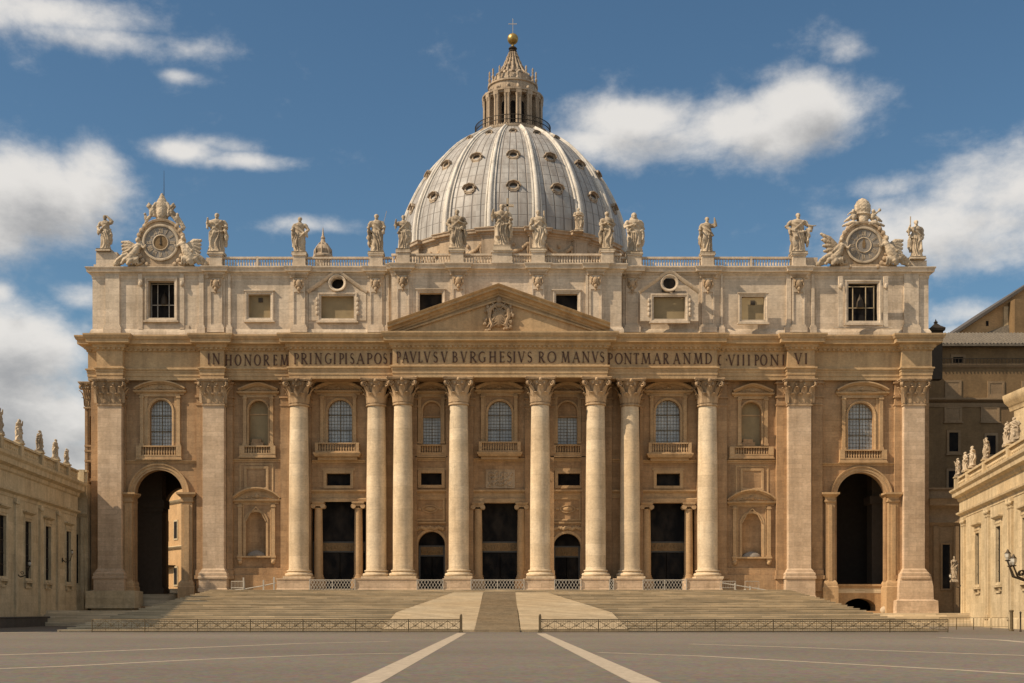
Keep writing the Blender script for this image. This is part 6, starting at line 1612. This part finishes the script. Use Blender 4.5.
def gate(px0, px1, label):
    Y = 167.75; x0,x1 = W(px0,Y),W(px1,Y); root = empty('gate', ((x0+x1)/2,Y,SZ), label=label, cat='gate', group='white lattice gates before the portico doors'); h = 1.42; w = (x1-x0)/2
    mb = MB()
    for z in (.08,h): mb.box(-w,w,-.04,.04,z-.05,z+.05)
    n = max(1,round(2*w/3)); 
    for i in range(n+1): x = -w+2*w*i/n; mb.box(x-.05,x+.05,-.05,.05,0,h+.05)
    mb.build('frame', M['white'], root, smooth=False)
    mb = MB(); m = max(2,int(2*w/.40))
    for i in range(-2,m+1):
        for sg in (-1,1):
            xa = -w+2*w*i/m; xb = xa+.8
            if sg < 0: xa, xb = xb, xa
            p, q = Vector((xa,0,.08)), Vector((xb,0,h)); 
            def clip(p,q):
                if abs(q.x-p.x) < 1e-6: return None
                t0, t1 = 0, 1
                for lim, s_ in ((-w,1),(w,-1)):
                    fa, fb = s_*(p.x-lim), s_*(q.x-lim)
                    if fa < 0 and fb < 0: return None
                    if fa < 0: t0 = max(t0, fa/(fa-fb))
                    if fb < 0: t1 = min(t1, fa/(fa-fb))
                return (p.lerp(q,t0), p.lerp(q,t1)) if t1 > t0 else None
            c = clip(p,q)
            if c: mb.tube(c, .035, n=4)
    mb.build('lattice', M['white'], root, smooth=False)
gate(309.7,355,'white lattice gate before the left rectangular doorway'); gate(417,443,'white lattice gate before the left arched doorway'); gate(471,524,'wide white lattice gate before the central doorway')
gate(554.6,581,'white lattice gate before the right arched doorway'); gate(609.4,613.6,'tiny white lattice gate between two columns right of centre'); gate(643,686.5,'white lattice gate before the right rectangular doorway')
# handrails on the upper stair
def handrail(pts, Y, label, posts):
    root = empty('handrail', (W(pts[0][0],Y),Y,0), label=label, cat='handrail'); x0 = W(pts[0][0],Y)
    P = [(W(a,Y)-x0,0,Z(b,Y)) for a,b in pts]; mb = MB(); mb.tube(P, .07, n=6); mb.build('rail', M['white'], root)
    for a,b,c in posts: mb = MB(); mb.box(W(a,Y)-x0-.09,W(a,Y)-x0+.09,-.09,.09,Z(c,Y),Z(b,Y)); mb.build('post', M['white'], root, smooth=False)
handrail([(227,591),(245,589),(262,586),(276,583)], 162.5, 'pale sloping handrail by the left pilaster foot', [(243.5,577.5,588.5),(263.5,580,590),(274,577,590.5)])
handrail([(722,583),(740,586),(765,590),(790,594)], 162.5, 'pale sloping handrail by the right niche bay', [(735,583,590),(750,586,592),(775,590,596)])
def barrier(px, pyb, Y, w, label, rz=0):
    z = Z(pyb,Y); root = empty('crowd_barrier', (W(px,Y),Y,z), rz, label=label, cat='barrier', group='pale crowd barriers on the stair'); mb = MB()
    mb.tube([(-w,0,.1),(-w,0,1.15),(w,0,1.15),(w,0,.1)], .045, n=6); mb.tube([(-w,0,.3),(w,0,.3)], .035, n=5)
    mb.build('frame', M['white'], root, smooth=False)
    mb = MB()
    for i in range(1,9): mb.tube([(-w+2*w*i/9,0,.3),(-w+2*w*i/9,0,1.15)], .018, n=4)
    mb.build('bars', M['white'], root, smooth=False)
    for s in (-1,1): mb = MB(); mb.box(s*w-.04,s*w+.04,-.3,.3,0,.12); mb.build('foot', M['white'], root, smooth=False)
barrier(728,590.2,163.4,1.0,'pale crowd barrier right beside the last column'); barrier(752,590.2,163.4,1.0,'pale crowd barrier below the right niche',.3); barrier(238,590.2,163.2,1.1,'pale crowd barrier at the foot of the left tall pilaster',-.5)
# light steel barriers far right, in front of the sunlit wing
for i,(px,lab) in enumerate(((948,'thin steel barrier nearest the basilica corner'),(965,'thin steel barrier before the first window of the right wing'),(982,'thin steel barrier before the middle windows of the right wing'),(1000,'thin steel barrier nearest the bollards'))):
    Y = 121; root = empty('steel_barrier', (W(px,Y),Y,0), label=lab, cat='barrier', group='thin steel barriers before the right wing'); mb = MB(); w = .80
    mb.tube([(-w,0,0),(-w,0,1.15),(w,0,1.15),(w,0,0)], .03, n=5); mb.tube([(-w,0,.3),(w,0,.3)], .02, n=4)
    for k in range(1,5): mb.tube([(-w+2*w*k/5,0,.3),(-w+2*w*k/5,0,1.15)], .012, n=4)
    mb.build('frame', M['fence'], root, smooth=False)
for px, Y, h, r, lab in ((1011.5,112,1.9,.16,'short thick rusty bollard by the right wing'),(1020.5,108,1.75,.07,'thin dark post at the lower right edge')):
    mb = MB(); mb.lathe([(r*1.3,0),(r*1.3,.12),(r,.16),(r*.9,h-.2),(r*1.25,h-.16),(r*1.25,h-.06),(r*.6,h)], n=12)
    tag(mb.build('bollard', M['fence'] if r > .1 else M['iron'], loc=(W(px,Y),Y,0)), lab, 'bollard')
# wrought-iron wall lamps
def wall_lamp(P0, d, px, py, label, s=1., n=3, back=.0):
    u = uof(px,P0,d); x, y = local_to_world(P0,d,u,.02); z = CAMZ+(HY-py)*y/FPX
    root = empty('wall_lamp', (x,y,z), math.atan2(d[1],d[0]), label=label, cat='lamp', group='wrought iron wall lamps on the wings')
    mb = MB(); mb.ell((0,-.05,0),(.22*s,.1,.4*s),8)
    for k in range(n):
        t = (k-(n-1)/2); ex = Vector((t*.55*s, -1.3*s-.25*s*(1-abs(t)), .55*s+.35*s*(1-abs(t))))
        mb.tube([(0,-.1,0),(t*.2*s,-.5*s,-.35*s),(ex.x*.9,ex.y*.8,-.1*s),ex], [.09*s,.08*s,.07*s,.05*s], n=6)
        pts = [(t*.3*s+0, -.7*s+.22*s*math.cos(q*.7)*(1-q/14), .1*s+.25*s*math.sin(q*.7)*(1-q/14)) for q in range(11)]; mb.tube(pts, .035*s, n=5)
        mb.lathe([(.12*s,ex.z),(.2*s,ex.z+.06*s),(.1*s,ex.z+.1*s)], ex.x, ex.y, n=8)
        mb.lathe([(.22*s,ex.z+.52*s),(.1*s,ex.z+.66*s),(.03*s,ex.z+.8*s)], ex.x, ex.y, n=6)
    mb.build('bracket', M['iron'], root)
    for k in range(n):
        t = (k-(n-1)/2); e = (t*.55*s, -1.3*s-.25*s*(1-abs(t)), .55*s+.35*s*(1-abs(t)))
        m2 = MB(); m2.lathe([(.1*s,e[2]+.1*s),(.2*s,e[2]+.3*s),(.2*s,e[2]+.52*s)], e[0], e[1], n=6); m2.build('lantern_glass', M['glow'], root, smooth=False)
wall_lamp(Pr,dr,1033,575,'large branching black wall lamp at the right edge of the photo',1.45,3)
wall_lamp(Pr,dr,962.5,585,'small iron wall lamp at the sunlit corner of the right wing',.9,1)
wall_lamp(Pl,dl,16,574,'dark wall lamp between the first two windows of the left wing',.95,1)
wall_lamp(Pl,dl,62,560,'pale wall lamp at the far end of the left wing',.8,1)
# pale figure on a bracket in the dark gap beside the right wing
statue(954,556,582,168.5,'small pale statue on a bracket in the dark gap right of the basilica','w3',base=.16,seed=23,sq=.62)
br_ = MB(); br_.box(W(950,168.5),W(958,168.5),168,193.9,Z(586,168.5),Z(582,168.5)-.01)
